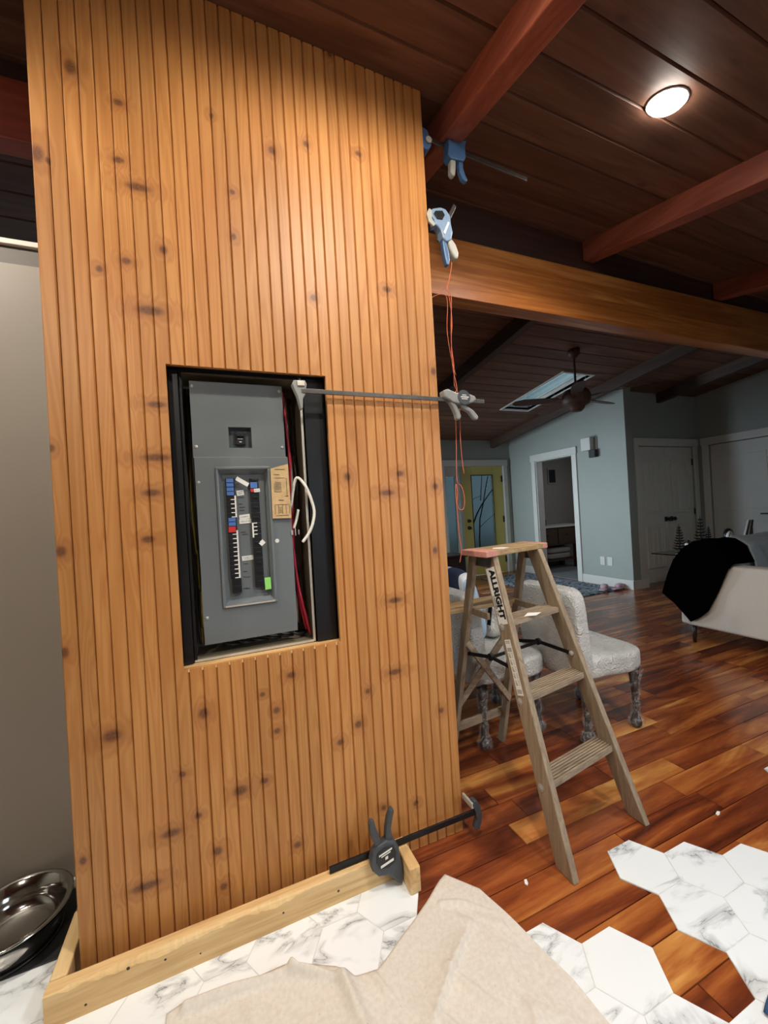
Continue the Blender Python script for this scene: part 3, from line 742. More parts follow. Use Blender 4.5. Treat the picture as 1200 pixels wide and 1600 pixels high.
sl = struct('window_4', MB().box(3.80, 3.86, dy, dy+.05, .002, 2.05).box(4.05, 4.12, dy, dy+.05, .002, 2.05).box(3.86, 4.05, dy, dy+.05, 1.86, 2.05).box(3.86, 4.05, dy, dy+.05, .002, .30), M['white'], 'narrow glazed sidelight left of the yellow door', 'window', bevel=.003)
obj('pane', MB().box(3.862, 4.048, dy+.018, dy+.026, .302, 1.858), M['door_glass'], sl)
struct('trim_17', MB().box(-8, 12, YB+.3, 16, -.12, -.06), M['drywall'], 'porch ground outside the front door', 'ground')

# ------------------------------------------------------------------ electrical panel in the opening
ep = thing('electrical_panel', (.10, 1.62, .845), 'open grey electrical panel with breakers, recessed in the pine column', 'electrical panel')
bx = MB().box(-.097, -.094, 1.458, 1.62, .845, 1.800).box(.297, .300, 1.458, 1.62, .845, 1.800).box(-.094, .297, 1.458, 1.62, .845, .848).box(-.094, .297, 1.458, 1.62, 1.797, 1.800).box(-.094, .297, 1.617, 1.62, .848, 1.797)
obj('enclosure', bx, M['bronze'], ep)
obj('front_lip', MB().box(.293, .301, 1.454, 1.458, .845, 1.800).box(-.098, .293, 1.454, 1.458, .843, .851), M['zinc'], ep)
obj('top_lip', MB().box(-.098, .293, 1.454, 1.458, 1.794, 1.801).box(-.098, -.090, 1.454, 1.458, .851, 1.794), M['black'], ep)
obj('side_board', MB().box(.306, .378, 1.440, 1.449, .846, 1.795), M['black_paint'], ep)
obj('side_board', MB().box(-.127, -.100, 1.440, 1.449, .846, 1.795), M['black_paint'], ep)
CY0, CY1 = 1.466, 1.470
up = MB().box(-.068, .045, CY0, CY1, 1.517, 1.771).box(.120, .233, CY0, CY1, 1.517, 1.771).box(.045, .120, CY0, CY1, 1.620, 1.771).box(.045, .120, CY0, CY1, 1.517, 1.548)
obj('upper_cover', up, M['grey_steel'], ep)
rc = MB().box(.043, .122, 1.488, 1.491, 1.546, 1.622).box(.043, .046, 1.470, 1.488, 1.546, 1.622).box(.119, .122, 1.470, 1.488, 1.546, 1.622).box(.046, .119, 1.470, 1.488, 1.546, 1.549).box(.046, .119, 1.470, 1.488, 1.619, 1.622)
obj('main_recess', rc, M['grey_dark'], ep)
mbk = obj('main_breaker', MB().box(.066, .100, 1.474, 1.488, 1.560, 1.606), M['black_plastic'], ep, bevel=.002)
obj('breaker_handle', MB().box(.070, .095, 1.464, 1.474, 1.588, 1.598).box(.072, .093, 1.4735, 1.475, 1.566, 1.574), M['black_plastic'], mbk, bevel=.001)
obj('rating_mark', MB().box(.074, .091, 1.4725, 1.474, 1.5795, 1.5815).box(.079, .087, 1.4725, 1.474, 1.569, 1.571), M['white_sticker'], mbk)
lowc = MB().box(-.066, -.001, CY0, CY1, .891, 1.515).box(.172, .240, CY0, CY1, .891, 1.515).box(-.001, .172, CY0, CY1, 1.480, 1.515).box(-.001, .172, CY0, CY1, .891, 1.008)
obj('lower_cover', lowc, M['grey_steel'], ep)
obj('seam', MB().box(-.067, .236, 1.4670, 1.4715, 1.5150, 1.5172), M['zinc'], ep)
rim = MB()
obj('window_rim', ringframe(MB(), -.004, .175, 1.005, 1.483, .009, 1.460, 1.468), M['grey_steel'], ep, bevel=.002)
obj('rim_sill', MB().box(.004, .167, 1.4585, 1.462, 1.0065, 1.0115), M['zinc'], ep)
# recessed dead front as a tapering tray
tr = MB(); o4 = [(.005,1.468,1.014),(.166,1.468,1.014),(.166,1.468,1.474),(.005,1.468,1.474)]; i4 = [(.016,1.490,1.026),(.155,1.490,1.026),(.155,1.490,1.458),(.016,1.490,1.458)]
tr.add(o4+i4, [(0,1,5,4),(1,2,6,5),(2,3,7,6),(3,0,4,7),(4,5,6,7)])
obj('breaker_tray', tr, M['grey_steel'], ep, solid=.002)
z = 1.444
left_rows = ['blue']*4+['black']*5+['blue', 'blue', 'red']+['black']*11
p_ = (1.444-1.100)/len(left_rows)
for i, kcol in enumerate(left_rows):
    zt = 1.444-p_*i; zb = zt-p_+.0006
    b = obj('breaker', MB().box(.026, .056, 1.4755, 1.490, zb, zt), M['black_plastic'], ep, bevel=.0008)
    if kcol == 'blue': obj('breaker_label', MB().box(.029, .052, 1.4735, 1.4758, zb+.001, zt-.001), M['blue_sticker'], b, label='blue label tape')
    elif kcol == 'red': obj('breaker_label', MB().box(.028, .051, 1.4735, 1.4758, zb-.006, zt-.001), M['red_sticker'], b, label='red label tape')
    else: obj('breaker_edge', MB().box(.0525, .0575, 1.4735, 1.4758, zb, zt).box(.040, .0525, 1.4735, 1.4758, zb, zb+.0028), M['white_sticker'], b)
for zt, zb in ((1.0985, 1.076), (1.075, 1.049)): obj('breaker', MB().box(.029, .060, 1.4735, 1.490, zb, zt), M['black_plastic'], ep, bevel=.001)
rr = [(1.4425, 1.4305, 'n'), (1.430, 1.407, 'blue'), (1.4065, 1.394, 'red')]
zz = 1.3935
for n_ in range(3): rr.append((zz, zz-.035, 'n')); zz -= .0355
for n_ in range(4): rr.append((zz, zz-.0125, 'w')); zz -= .013
for hgt in (.034, .036, .034, .028, .040): rr.append((zz, max(zz-hgt, 1.048), 'n')); zz -= hgt+.0008
for zt, zb, kcol in rr:
    if zt-zb < .004: continue
    b = obj('breaker', MB().box(.105, .135, 1.4755, 1.490, zb, zt), M['black_plastic'], ep, bevel=.0008)
    if kcol == 'blue': obj('breaker_label', MB().box(.107, .130, 1.4735, 1.4758, zb+.001, zt-.001), M['blue_sticker'], b, label='blue label tape')
    elif kcol == 'red': obj('breaker_label', MB().box(.107, .126, 1.4735, 1.4758, zb+.001, zt-.001), M['red_sticker'], b, label='red label tape')
    elif kcol == 'w': obj('breaker_edge', MB().box(.105, .110, 1.4735, 1.4758, zb, zt).box(.110, .122, 1.4735, 1.4758, zt-.003, zt), M['white_sticker'], b)
    else: obj('breaker_handle', MB().box(.113, .128, 1.4725, 1.4756, (zt+zb)/2-.003, (zt+zb)/2+.003), M['black_plastic'], b, bevel=.0008)
def sticker(cx, cz, w, h, ang, mat, y=1.4885, lines=0, label=None):
    a = R(ang); ux, uz = math.cos(a), math.sin(a)
    q = lambda s, t: (cx+ux*s-uz*t, cz+uz*s+ux*t)
    st = obj('sticker', MB().prism([q(-w/2,-h/2), q(w/2,-h/2), q(w/2,h/2), q(-w/2,h/2)], 'Y', y-.0010, y), mat, ep, label=label)
    if lines:
        mb = MB()
        for k in range(lines):
            t_ = h/2-h*(k+1)/(lines+1); s = -w*.36
            while s < w*.33:
                l_ = random.uniform(.0015, .0045)
                mb.prism([q(s, t_-.0008), q(min(s+l_, w*.4), t_-.0008+random.uniform(-.001, .001)), q(min(s+l_, w*.4), t_+.0008), q(s, t_+.0008+random.uniform(-.001, .001))], 'Y', y-.0016, y-.0011); s += l_+.0012
        obj('handwriting', mb, M['ink'], st)
    return st
sticker(.081, 1.432, .046, .014, -33, M['white_sticker'], 1.474)
sticker(.073, 1.394, .024, .018, 6, M['white_sticker'], lines=2)
sticker(.083, 1.310, .036, .016, 5, M['white_sticker'], lines=1)
sticker(.084, 1.294, .040, .016, 2, M['white_sticker'], lines=1)
sticker(.135, 1.215, .018, .016, 40, M['white_sticker'], 1.474)
sticker(.085, 1.165, .038, .016, 2, M['white_sticker'], lines=2)
sticker(.147, 1.070, .021, .042, 1, M['green_sticker'], 1.474, label='bright green sticker')
sticker(.128, 1.400, .020, .012, 5, M['white_sticker'], 1.473, lines=1)
wr = MB()
for zc, x0 in ((1.425, .063), (1.378, .064), (1.355, .066), (1.343, .067), (1.333, .068), (1.256, .067), (1.248, .072), (1.145, .071), (1.118, .068), (1.100, .067), (1.098, .074), (1.060, .066), (1.058, .074)):
    obj('pencil_mark', MB().box(x0, x0+random.uniform(.006, .02), 1.4888, 1.4895, zc-.0014, zc+.0012), M['ink'], ep)
# card hanging on the cover
cd = MB().prism([(.176, 1.474), (.238, 1.490), (.2395, 1.296), (.174, 1.298)], 'Y', 1.4562, 1.4570)
cdo = obj('directory_card', cd, M['kraft'], ep, label='tan printed circuit diagram card')
ci = MB()
for x0, x1, z0, z1 in ((.190,.225,1.470,1.4715),(.186,.205,1.452,1.453),(.186,.222,1.440,1.441),(.188,.210,1.425,1.426),(.186,.187,1.392,1.420),(.208,.209,1.392,1.420),(.186,.209,1.391,1.392),(.186,.209,1.420,1.421),(.228,.229,1.375,1.440),(.222,.233,1.374,1.376),(.198,.216,1.360,1.362),(.184,.234,1.345,1.346),(.184,.185,1.312,1.345),(.196,.197,1.312,1.345),(.210,.211,1.312,1.345),(.222,.223,1.312,1.345),(.234,.235,1.312,1.345),(.186,.230,1.306,1.3075)):
    ci.box(x0, x1, 1.4552, 1.4562, z0, z1)
for k in range(5): ci.box(.190, .206, 1.4552, 1.4562, 1.398+.0045*k, 1.3992+.0045*k)
for k in range(4): ci.box(.199, .209, 1.4552, 1.4562, 1.318+.006*k, 1.319+.006*k)
obj('printing', ci, M['ink'], cdo)
for x, z_ in ((-.060, 1.753), (-.058, 1.551), (-.057, 1.432), (-.055, .980), (.223, 1.551), (.223, 1.752)):
    obj('screw', MB().lathe((x, CY0, z_), [(.0055, 0), (.0055, .002), (.003, .004), (.0001, .0042)], 10, (0, -1, 0)), M['steel'], ep)
obj('cover_clip', MB().box(.236, .243, 1.460, 1.466, 1.235, 1.252).box(.250, .253, 1.460, 1.466, 1.232, 1.258).box(.262, .265, 1.460, 1.466, 1.235, 1.252), M['steel'], ep)
obj('cover_chip', MB().lathe((.186, 1.4662, 1.218), [(.008, 0), (.006, .0006), (.0001, .0007)], 12, (0, -1, 0)), M['white_sticker'], ep)
# wiring
def wire(pts, r, m):
    # smooth through the points
    P = [Vector(p) for p in pts]; out = []
    for i in range(len(P)-1):
        a, b, c, d = P[max(i-1, 0)], P[i], P[i+1], P[min(i+2, len(P)-1)]
        for k in range(6):
            t_ = k/6
            out.append(0.5*((2*b)+(c-a)*t_+(2*a-5*b+4*c-d)*t_*t_+(3*b-a-3*c+d)*t_**3))
    out.append(P[-1]); return MB().tube(out, r, 7)
obj('wire', wire([(.244,1.49,1.33), (.262,1.455,1.435), (.290,1.44,1.413), (.309,1.435,1.361), (.318,1.435,1.308), (.302,1.437,1.250), (.271,1.44,1.207)], .0055, M['wire_white']), M['wire_white'], ep, smooth=True, label='white cable looping out over the edge')
obj('wire', wire([(.268,1.47,1.325), (.260,1.475,1.29), (.249,1.475,1.258)], .005, M['wire_white']), M['wire_white'], ep, smooth=True)
obj('wire', wire([(.236,1.50,1.76), (.243,1.50,1.70), (.247,1.50,1.60), (.252,1.50,1.49), (.246,1.52,1.3), (.255,1.51,1.08), (.268,1.50,.98), (.290,1.49,.862)], .0055, None), M['wire_red'], ep, smooth=True, label='red wire')
obj('wire', wire([(.250,1.53,1.70), (.256,1.54,1.60), (.262,1.54,1.45), (.250,1.53,1.1), (.262,1.53,.98), (.284,1.53,.87)], .0055, None), M['wire_red'], ep, smooth=True, label='red wire')
for k in range(3):
    x = .244+.010*k
    obj('wire', wire([(x+.012,1.55,1.75), (x+random.uniform(-.006,.012),1.53+.01*(k % 3),1.58), (x+.014-.02*(k % 2),1.52,1.40), (x-.004,1.54,1.20), (x+.008,1.53,1.05), (x+.01,1.54,.90)], .005, None), M['wire_black'] if k % 3 else M['zinc'], ep, smooth=True)
for k in range(9):
    x = -.090+.0035*k
    obj('wire', wire([(x+.004,1.53,1.76), (x+random.uniform(-.004,.01),1.51+.008*(k % 3),1.55), (x+.012*(k % 2),1.50,1.35), (x+.008,1.52,1.15), (x+random.uniform(-.002,.01),1.51,1.0), (x+.008,1.53,.88)], .0042, None), (M['wire_yellow'] if k in (2, 5) else M['zinc'] if k == 7 else M['wire_black']), ep, smooth=True)
for k in range(6):
    x = -.04+.045*k
    obj('wire', wire([(x,1.58,.96), (x+.01,1.53,.90), (x+.05,1.50,.872), (x+.09,1.52,.862)], .0055, None), M['wire_black'], ep, smooth=True)

# ------------------------------------------------------------------ bar clamps
def piece(name, poly, y0, y1, mat, parent, bevel=.003, **kw):
    return obj(name, MB().prism(poly, 'Y', y0, y1), mat, parent, bevel=bevel, **kw)
# pale grey clamp reaching across into the panel opening
c1 = thing('bar_clamp', (.90, 1.40, 1.67), 'grey bar clamp reaching horizontally from the column edge into the panel opening', 'clamp', 'bar clamps')
obj('bar', MB().box(.285, 1.045, 1.376, 1.382, 1.724, 1.740), M['bar_grey'], c1, bevel=.001)
piece('fixed_jaw', [(.255,1.755),(.262,1.768),(.300,1.770),(.306,1.757),(.300,1.722),(.290,1.705),(.288,1.672),(.281,1.668),(.272,1.712)], 1.378, 1.408, M['clamp_grey'], c1)
obj('jaw_pad', MB().box(.272, .297, 1.3725, 1.378, 1.748, 1.764), M['zinc'], c1, bevel=.001)
piece('trigger_body', [(.842,1.762),(.862,1.770),(.902,1.757),(.955,1.758),(.990,1.748),(.996,1.734),(.975,1.720),(.930,1.712),(.885,1.717),(.868,1.728),(.846,1.735)], 1.360, 1.398, M['clamp_grey'], c1, .005)
obj('badge', MB().lathe((.935, 1.360, 1.739), [(.030, 0), (.029, .002), (.0001, .0021)], 24, (0, -1, 0)), M['clamp_dark'], c1)
obj('badge_print', MB().box(.918, .956, 1.3565, 1.3578, 1.738, 1.742).box(.922, .950, 1.3565, 1.3578, 1.731, 1.734).box(.925, .945, 1.3565, 1.3578, 1.746, 1.749), M['white_sticker'], c1)
piece('handle', [(.872,1.722),(.900,1.716),(.914,1.690),(.924,1.664),(.916,1.650),(.902,1.652),(.899,1.672),(.888,1.698)], 1.366, 1.392, M['clamp_grey'], c1, .006)
piece('trigger', [(.918,1.716),(.945,1.714),(.985,1.692),(1.008,1.668),(1.003,1.652),(.988,1.654),(.965,1.682),(.930,1.698)], 1.368, 1.390, M['clamp_grey'], c1, .006)
# dark clamp low down
c2 = thing('bar_clamp', (.49, 1.33, .10), 'charcoal bar clamp low down, squeezing the column edge against the lumber block', 'clamp', 'bar clamps')
obj('bar', MB().box(.278, .870, 1.338, 1.345, .0960, .118), M['bar_dark'], c2, bevel=.001)
piece('trigger_body', [(.418,.150),(.436,.168),(.470,.176),(.498,.165),(.512,.140),(.516,.100),(.523,.060),(.523,.022),(.514,.014),(.500,.022),(.486,.040),(.462,.060),(.432,.068),(.412,.092),(.408,.125)], 1.285, 1.318, M['clamp_dark'], c2, .006)
obj('bar_housing', MB().box(.43, .50, 1.318, 1.350, .0955, .126), M['clamp_dark'], c2, bevel=.004)
obj('badge', MB().prism([(.430,.148),(.455,.160),(.490,.156),(.500,.130),(.494,.100),(.470,.088),(.440,.092),(.426,.118)], 'Y', 1.2825, 1.2855), M['black_plastic'], c2, bevel=.001)
obj('badge_print', MB().prism([(.436,.141),(.484,.152),(.484,.147),(.436,.136)], 'Y', 1.2815, 1.2825).prism([(.444,.134),(.478,.142),(.478,.139),(.444,.131)], 'Y', 1.2815, 1.2825).prism([(.440,.104),(.488,.115),(.488,.107),(.440,.096)], 'Y', 1.2815, 1.2825).prism([(.458,.128),(.468,.130),(.468,.121),(.458,.119)], 'Y', 1.2815, 1.2825), M['white_sticker'], c2)
piece('handle', [(.466,.170),(.494,.166),(.490,.205),(.498,.240),(.506,.262),(.500,.272),(.490,.268),(.478,.244),(.470,.210)], 1.292, 1.316, M['clamp_dark'], c2, .006)
piece('trigger', [(.432,.160),(.452,.172),(.444,.200),(.434,.232),(.430,.252),(.420,.256),(.412,.246),(.412,.222),(.420,.190)], 1.292, 1.314, M['clamp_dark'], c2, .006)
piece('fixed_jaw', [(.846,.140),(.852,.160),(.866,.156),(.882,.128),(.888,.095),(.882,.062),(.870,.040),(.852,.046),(.864,.075),(.860,.110)], 1.330, 1.356, M['clamp_dark'], c2, .004)
obj('jaw_pad', MB().box(.8425, .852, 1.332, 1.400, .128, .150), M['clamp_pale'], c2, bevel=.002)
# blue clamp at the top
c3 = thing('bar_clamp', (.95, 1.46, 2.72), 'blue bar clamp near the ceiling, its bar sticking out to the right', 'clamp', 'bar clamps')
obj('bar', MB().bar((.845, 1.47, 2.868), (1.405, 1.44, 2.800), .006, .018), M['bar_grey'], c3, bevel=.001)
piece('trigger_body', [(.978,2.862),(.992,2.880),(1.066,2.892),(1.072,2.872),(1.064,2.850),(1.064,2.800),(1.054,2.782),(.990,2.776),(.974,2.790),(.980,2.830)], 1.430, 1.475, M['clamp_blue'], c3, .004)
piece('body_rim', [(.994,2.876),(1.064,2.889),(1.068,2.870),(1.052,2.866),(1.010,2.856),(.996,2.852)], 1.424, 1.4305, M['black_plastic'], c3, .002)
piece('handle', [(.992,2.782),(1.018,2.780),(1.016,2.744),(1.012,2.716),(1.000,2.712),(.988,2.726),(.990,2.752)], 1.438, 1.466, M['clamp_pale'], c3, .006, label='pale grey grip')
piece('trigger', [(1.034,2.786),(1.056,2.784),(1.056,2.756),(1.066,2.730),(1.076,2.712),(1.066,2.704),(1.048,2.714),(1.036,2.744)], 1.440, 1.464, M['clamp_blue'], c3, .005)
piece('fixed_jaw', [(.845,2.872),(.868,2.880),(.890,2.872),(.898,2.845),(.904,2.815),(.892,2.795),(.872,2.790),(.852,2.800),(.846,2.830)], 1.44, 1.49, M['clamp_blue'], c3, .006)
obj('jaw_pad', MB().lathe((.886, 1.438, 2.826), [(.013, 0), (.014, .006), (.010, .010), (.0001, .011)], 14, (0, -1, 0)), M['clamp_pale'], c3)
obj('bar_tip', MB().box(.834, .846, 1.444, 1.47, 2.85, 2.90), M['clamp_pale'], c3, bevel=.003)
# blue-grey clamp below it
c4 = thing('bar_clamp', (.92, 1.42, 2.33), 'light blue bar clamp on the column edge, second from the ceiling', 'clamp', 'bar clamps')
obj('bar', MB().bar((.900, 1.43, 2.405), (.992, 1.43, 2.575), .006, .016, (1, 0, 0)), M['bar_grey'], c4, bevel=.001)
piece('trigger_body', [(.846,2.486),(.862,2.508),(.900,2.522),(.925,2.520),(.944,2.496),(.946,2.462),(.952,2.430),(.944,2.400),(.920,2.386),(.904,2.398),(.896,2.428),(.880,2.446),(.862,2.440),(.868,2.462)], 1.395, 1.432, M['clamp_bluegrey'], c4, .005)
piece('body_window', [(.864,2.486),(.872,2.498),(.906,2.506),(.916,2.490),(.904,2.470),(.878,2.468)], 1.391, 1.3955, M['black_plastic'], c4, .001)
piece('body_stripe', [(.905,2.418),(.912,2.412),(.936,2.462),(.930,2.468)], 1.392, 1.3955, M['white_sticker'], c4, .0005)
piece('handle', [(.930,2.396),(.950,2.408),(.968,2.386),(.980,2.354),(.976,2.330),(.962,2.326),(.948,2.344),(.936,2.368)], 1.400, 1.428, M['clamp_pale'], c4, .008, label='pale grey grip')
piece('trigger', [(.904,2.396),(.922,2.390),(.932,2.356),(.936,2.318),(.930,2.296),(.920,2.294),(.914,2.318),(.908,2.352)], 1.402, 1.426, M['clamp_blue'], c4, .006)
piece('fixed_jaw', [(.830,2.476),(.842,2.500),(.856,2.494),(.852,2.462),(.866,2.442),(.858,2.430),(.838,2.444)], 1.388, 1.398, M['clamp_pale'], c4, .003)

# orange strings hanging from the clamps
s1 = tag(obj('string', wire([(.962,1.425,2.44), (.960,1.428,2.33), (.950,1.44,2.26), (.935,1.44,2.215), (.955,1.44,2.19), (.945,1.44,2.05), (.942,1.44,1.9), (.950,1.43,1.80), (.934,1.425,1.76), (.930,1.425,1.60), (.926,1.43,1.47), (.926,1.43,1.405), (.945,1.43,1.385), (.956,1.43,1.34), (.950,1.43,1.295), (.930,1.43,1.290), (.918,1.43,1.315), (.924,1.43,1.36), (.920,1.43,1.395), (.914,1.43,1.36), (.918,1.43,1.25), (.920,1.43,1.19), (.926,1.43,1.12), (.915,1.43,1.07)], .0017, None), M['string'], smooth=True), 'long orange string with a loop, hanging beside the column edge', 'string', 'orange strings')
s2 = tag(obj('string', wire([(.842,1.45,2.23), (.870,1.45,2.205), (.910,1.45,2.215), (.930,1.445,2.225), (.936,1.44,2.235), (.955,1.45,2.16), (.958,1.45,2.08), (.948,1.45,2.0), (.955,1.45,1.90), (.952,1.45,1.82), (.965,1.44,1.76), (.960,1.44,1.6), (.962,1.44,1.50), (.968,1.44,1.44)], .0015, None), M['string'], smooth=True), 'short orange string hanging just right of the looped one', 'string', 'orange strings')
s3 = tag(obj('string', wire([(.842,1.45,2.155), (.880,1.45,2.185), (.925,1.45,2.20), (.945,1.455,2.17), (.935,1.455,2.05), (.945,1.45,1.93), (.962,1.45,1.86)], .0013, None), M['string'], smooth=True), 'tangled end of orange string just under the amber beam', 'string', 'orange strings')

# ------------------------------------------------------------------ lumber at the column foot
def lumber(name, x0, x1, y0, y1, z0, z1, mat, label):
    return tag(obj(name, MB().box(x0, x1, y0, y1, z0, z1), mat, bevel=.005, seg=3), label, 'lumber', 'lumber pieces round the column foot')
def waney(x0, x1, y0, y1, z0, z1, n=150):
    rnd_ = random.Random(4); mb = MB(); c = .004; vals = []
    for i in range(n+1):
        c += rnd_.uniform(-.003, .003); c = min(.017, max(.002, c)); vals.append(c)
    for i, c in enumerate(vals):
        x = x0+(x1-x0)*i/n; e = c*(1-.75*max(0, (x-.1)/.42)) if x > .1 else c
        mb.v += [(x, y0, z0), (x, y0, z1-e*1.1-.001), (x, y0+e*.45, z1-e*.5), (x, y0+e+.001, z1), (x, y1-.003, z1), (x, y1, z1-.003), (x, y1, z0)]
    k = 7
    mb.f = [(i*k+j, i*k+(j+1) % k, (i+1)*k+(j+1) % k, (i+1)*k+j) for i in range(n) for j in range(k)]+[tuple(range(k))[::-1], tuple(n*k+j for j in range(k))]
    return mb
wl_ = thing('lumber', (.017, 1.342, .0046), 'long rough-edged lumber length along the foot of the pine column', 'lumber', 'lumber pieces round the column foot')
obj('board', waney(-.490, .524, 1.322, 1.362, .0046, .0935), M['lumber'], wl_)
for x, z_, r_ in ((-.40, .030, .004), (-.30, .078, .005), (-.21, .060, .004), (-.12, .035, .003), (.12, .050, .004), (.30, .045, .005)):
    obj('knot', MB().lathe((x, 1.3224, z_), [(r_, 0), (r_*.7, .0008), (.0001, .0009)], 10, (0, -1, 0)), M['dark_wood'], wl_, label='dark knot')
lumber('lumber', -.490, -.450, 1.364, 1.575, .0046, .0935, M['lumber_y'], 'short lumber piece going back along the column at left')
lumber('lumber', .526, .566, 1.238, 1.378, .0046, .0935, M['lumber_y'], 'short lumber block at the right end, pushed by the charcoal clamp')
wb = MB()
random.seed(3)
# ------------------------------------------------------------------ dog bowl on its mat
tag(obj('rubber_mat', MB().box(-1.25, -.522, 1.525, 1.785, .0046, .0086), M['mat_black'], bevel=.002), 'black rubber mat under the steel bowl', 'mat')
bw_ = thing('pet_bowl', (-.668, 1.645, .0088), 'shiny steel pet bowl on a black mat beside the taupe wall', 'bowl')
obj('basin', MB().lathe((-.668, 1.645, .0088), [(.105, .0), (.118, .006), (.128, .05), (.138, .088), (.150, .094), (.152, .098), (.146, .100), (.134, .096), (.122, .05), (.112, .022), (.095, .014), (.0001, .013)], 48), M['bowl'], bw_, smooth=True)
obj('rubber_foot', MB().lathe((-.668, 1.645, .0088), [(.112, .0), (.120, .001), (.122, .009), (.1195, .010), (.106, .0005)], 48), M['black_plastic'], bw_, smooth=True)

# ------------------------------------------------------------------ wooden step ladder
la = thing('step_ladder', (1.25, 1.45, 0), 'weathered wooden step ladder standing open on the acacia floor', 'ladder')
FZ = .0005
def lerp(a, b, t): return Vector(a)+(Vector(b)-Vector(a))*t
LF0, LF1 = Vector((1.052, 1.075, FZ)), Vector((1.062, 1.425, 1.086))   # rail centre lines, front
RF0, RF1 = Vector((1.497, 1.135, FZ)), Vector((1.352, 1.475, 1.086))
LR0, LR1 = Vector((1.035, 1.80, FZ)), Vector((1.045, 1.515, 1.086))
RR0, RR1 = Vector((1.375, 1.83, FZ)), Vector((1.365, 1.560, 1.086))
def rail(p, q, w, th):
    """board between two heights with level cut ends; th across, w in depth"""
    mb = MB()
    c = lambda o: [(o.x-th/2, o.y-w/2, o.z), (o.x+th/2, o.y-w/2, o.z), (o.x+th/2, o.y+w/2, o.z), (o.x-th/2, o.y+w/2, o.z)]
    return mb.hexa(c(p), c(q))
def at(p, q, z): return lerp(p, q, (z-p.z)/(q.z-p.z))
obj('side_rail', rail(LF0, LF1, .080, .026), M['ladder'], la, bevel=.003)
obj('side_rail', rail(RF0, RF1, .080, .026), M['ladder'], la, bevel=.003)
obj('rear_leg', rail(LR0, LR1, .042, .024), M['ladder'], la, bevel=.003)
obj('rear_leg', rail(RR0, RR1, .042, .024), M['ladder'], la, bevel=.003)
cap = MB().prism([(.985,1.520),(1.000,1.362),(1.412,1.452),(1.398,1.600)], 'Z', 1.086, 1.110)
cp = obj('top_cap', cap, M['ladder_cap'], la, bevel=.003)
obj('painted_end', MB().prism([(.9835,1.5205),(.9985,1.3605),(1.068,1.375),(1.054,1.536)], 'Z', 1.0855, 1.1104), M['pink'], cp, bevel=.003, label='pink worn paint on the cap end')
obj('painted_edge', MB().prism([(1.380,1.4435),(1.4135,1.4505),(1.3995,1.6015),(1.366,1.594)], 'Z', 1.0855, 1.1104), M['pink'], cp, bevel=.003)
obj('worn_patch', MB().prism([(1.09,1.44),(1.12,1.405),(1.17,1.425),(1.16,1.455),(1.12,1.47)], 'Z', 1.110, 1.1106), M['white_sticker'], cp, label='pale scraped patch')
for p, q, s in ((LF1, LR1, -1), (RF1, RR1, 1)):
    x = p.x+s*.013
    obj('top_bracket', MB().prism([(p.y-.03, 1.085), (q.y+.02, 1.085), (q.y+.015, 1.035), (p.y-.02, 1.035)], 'X', min(x, x+s*.003), max(x, x+s*.003)), M['bar_grey'], la)
for z in (.28, .56, .83):
    a, b = at(LF0, LF1, z), at(RF0, RF1, z)
    x0, x1 = a.x+.0135, b.x-.0135
    ya, yb = a.y-.030, b.y-.030
    st = MB().hexa([(x0,ya,z-.022),(x1,yb,z-.022),(x1,yb+.085,z-.022),(x0,ya+.085,z-.022)], [(x0,ya,z-.007),(x1,yb,z-.007),(x1,yb+.085,z-.007),(x0,ya+.085,z-.007)])
    for k in range(7):
        o_ = .001+.0122*k
        st.hexa([(x0,ya+o_,z-.007),(x1,yb+o_,z-.007),(x1,yb+o_+.0080,z-.007),(x0,ya+o_+.0080,z-.007)], [(x0,ya+o_+.0006,z),(x1,yb+o_+.0006,z),(x1,yb+o_+.0074,z),(x0,ya+o_+.0074,z)])
    s_ = obj('step', st, M['ladder_x'], la)
    if z > .8: obj('worn_patch', MB().prism([(1.15, ya+.02), (1.20, ya+.004), (1.25, ya+.03), (1.20, ya+.055)], 'Z', z, z+.0006), M['white_sticker'], s_, label='pale scraped patch')
    obj('step_rod', MB().tube([(x0, ya+.045, z-.034), (x1, yb+.045, z-.034)], .003, 6), M['bar_grey'], la)
    for p in (a, b):
        s = -1 if p is a else 1
        obj('bolt', MB().lathe((p.x+s*.013, p.y+.004, z-.03), [(.014, 0), (.014, .002), (.008, .0025), (.006, .004), (.0001, .005)], 14, (s, 0, 0)), M['steel'], la)
def rear(side, z): return at(LR0, LR1, z) if side < 0 else at(RR0, RR1, z)
def rear_bar(name, za, zb, w, off):
    a, b = rear(-1, za), rear(1, zb); a.y += off; b.y += off
    obj(name, MB().bar(a, b, .012, w, (0, 0, 1)), M['ladder_x'], la, bevel=.002)
rear_bar('diagonal_brace', .66, .27, .032, -.026)
rear_bar('diagonal_brace', .27, .66, .032, .026)
rear_bar('cross_bar', .175, .175, .045, .026)
obj('pail_shelf', MB().hexa([(.93,1.60,.808),(1.36,1.605,.808),(1.36,1.74,.808),(.93,1.735,.808)], [(.93,1.60,.828),(1.36,1.605,.828),(1.36,1.74,.828),(.93,1.735,.828)]), M['ladder_cap'], la, bevel=.003)
for xa in (1.058, 1.33): obj('shelf_arm', MB().box(xa, xa+.014, 1.46, 1.60, .80, .828), M['ladder'], la)
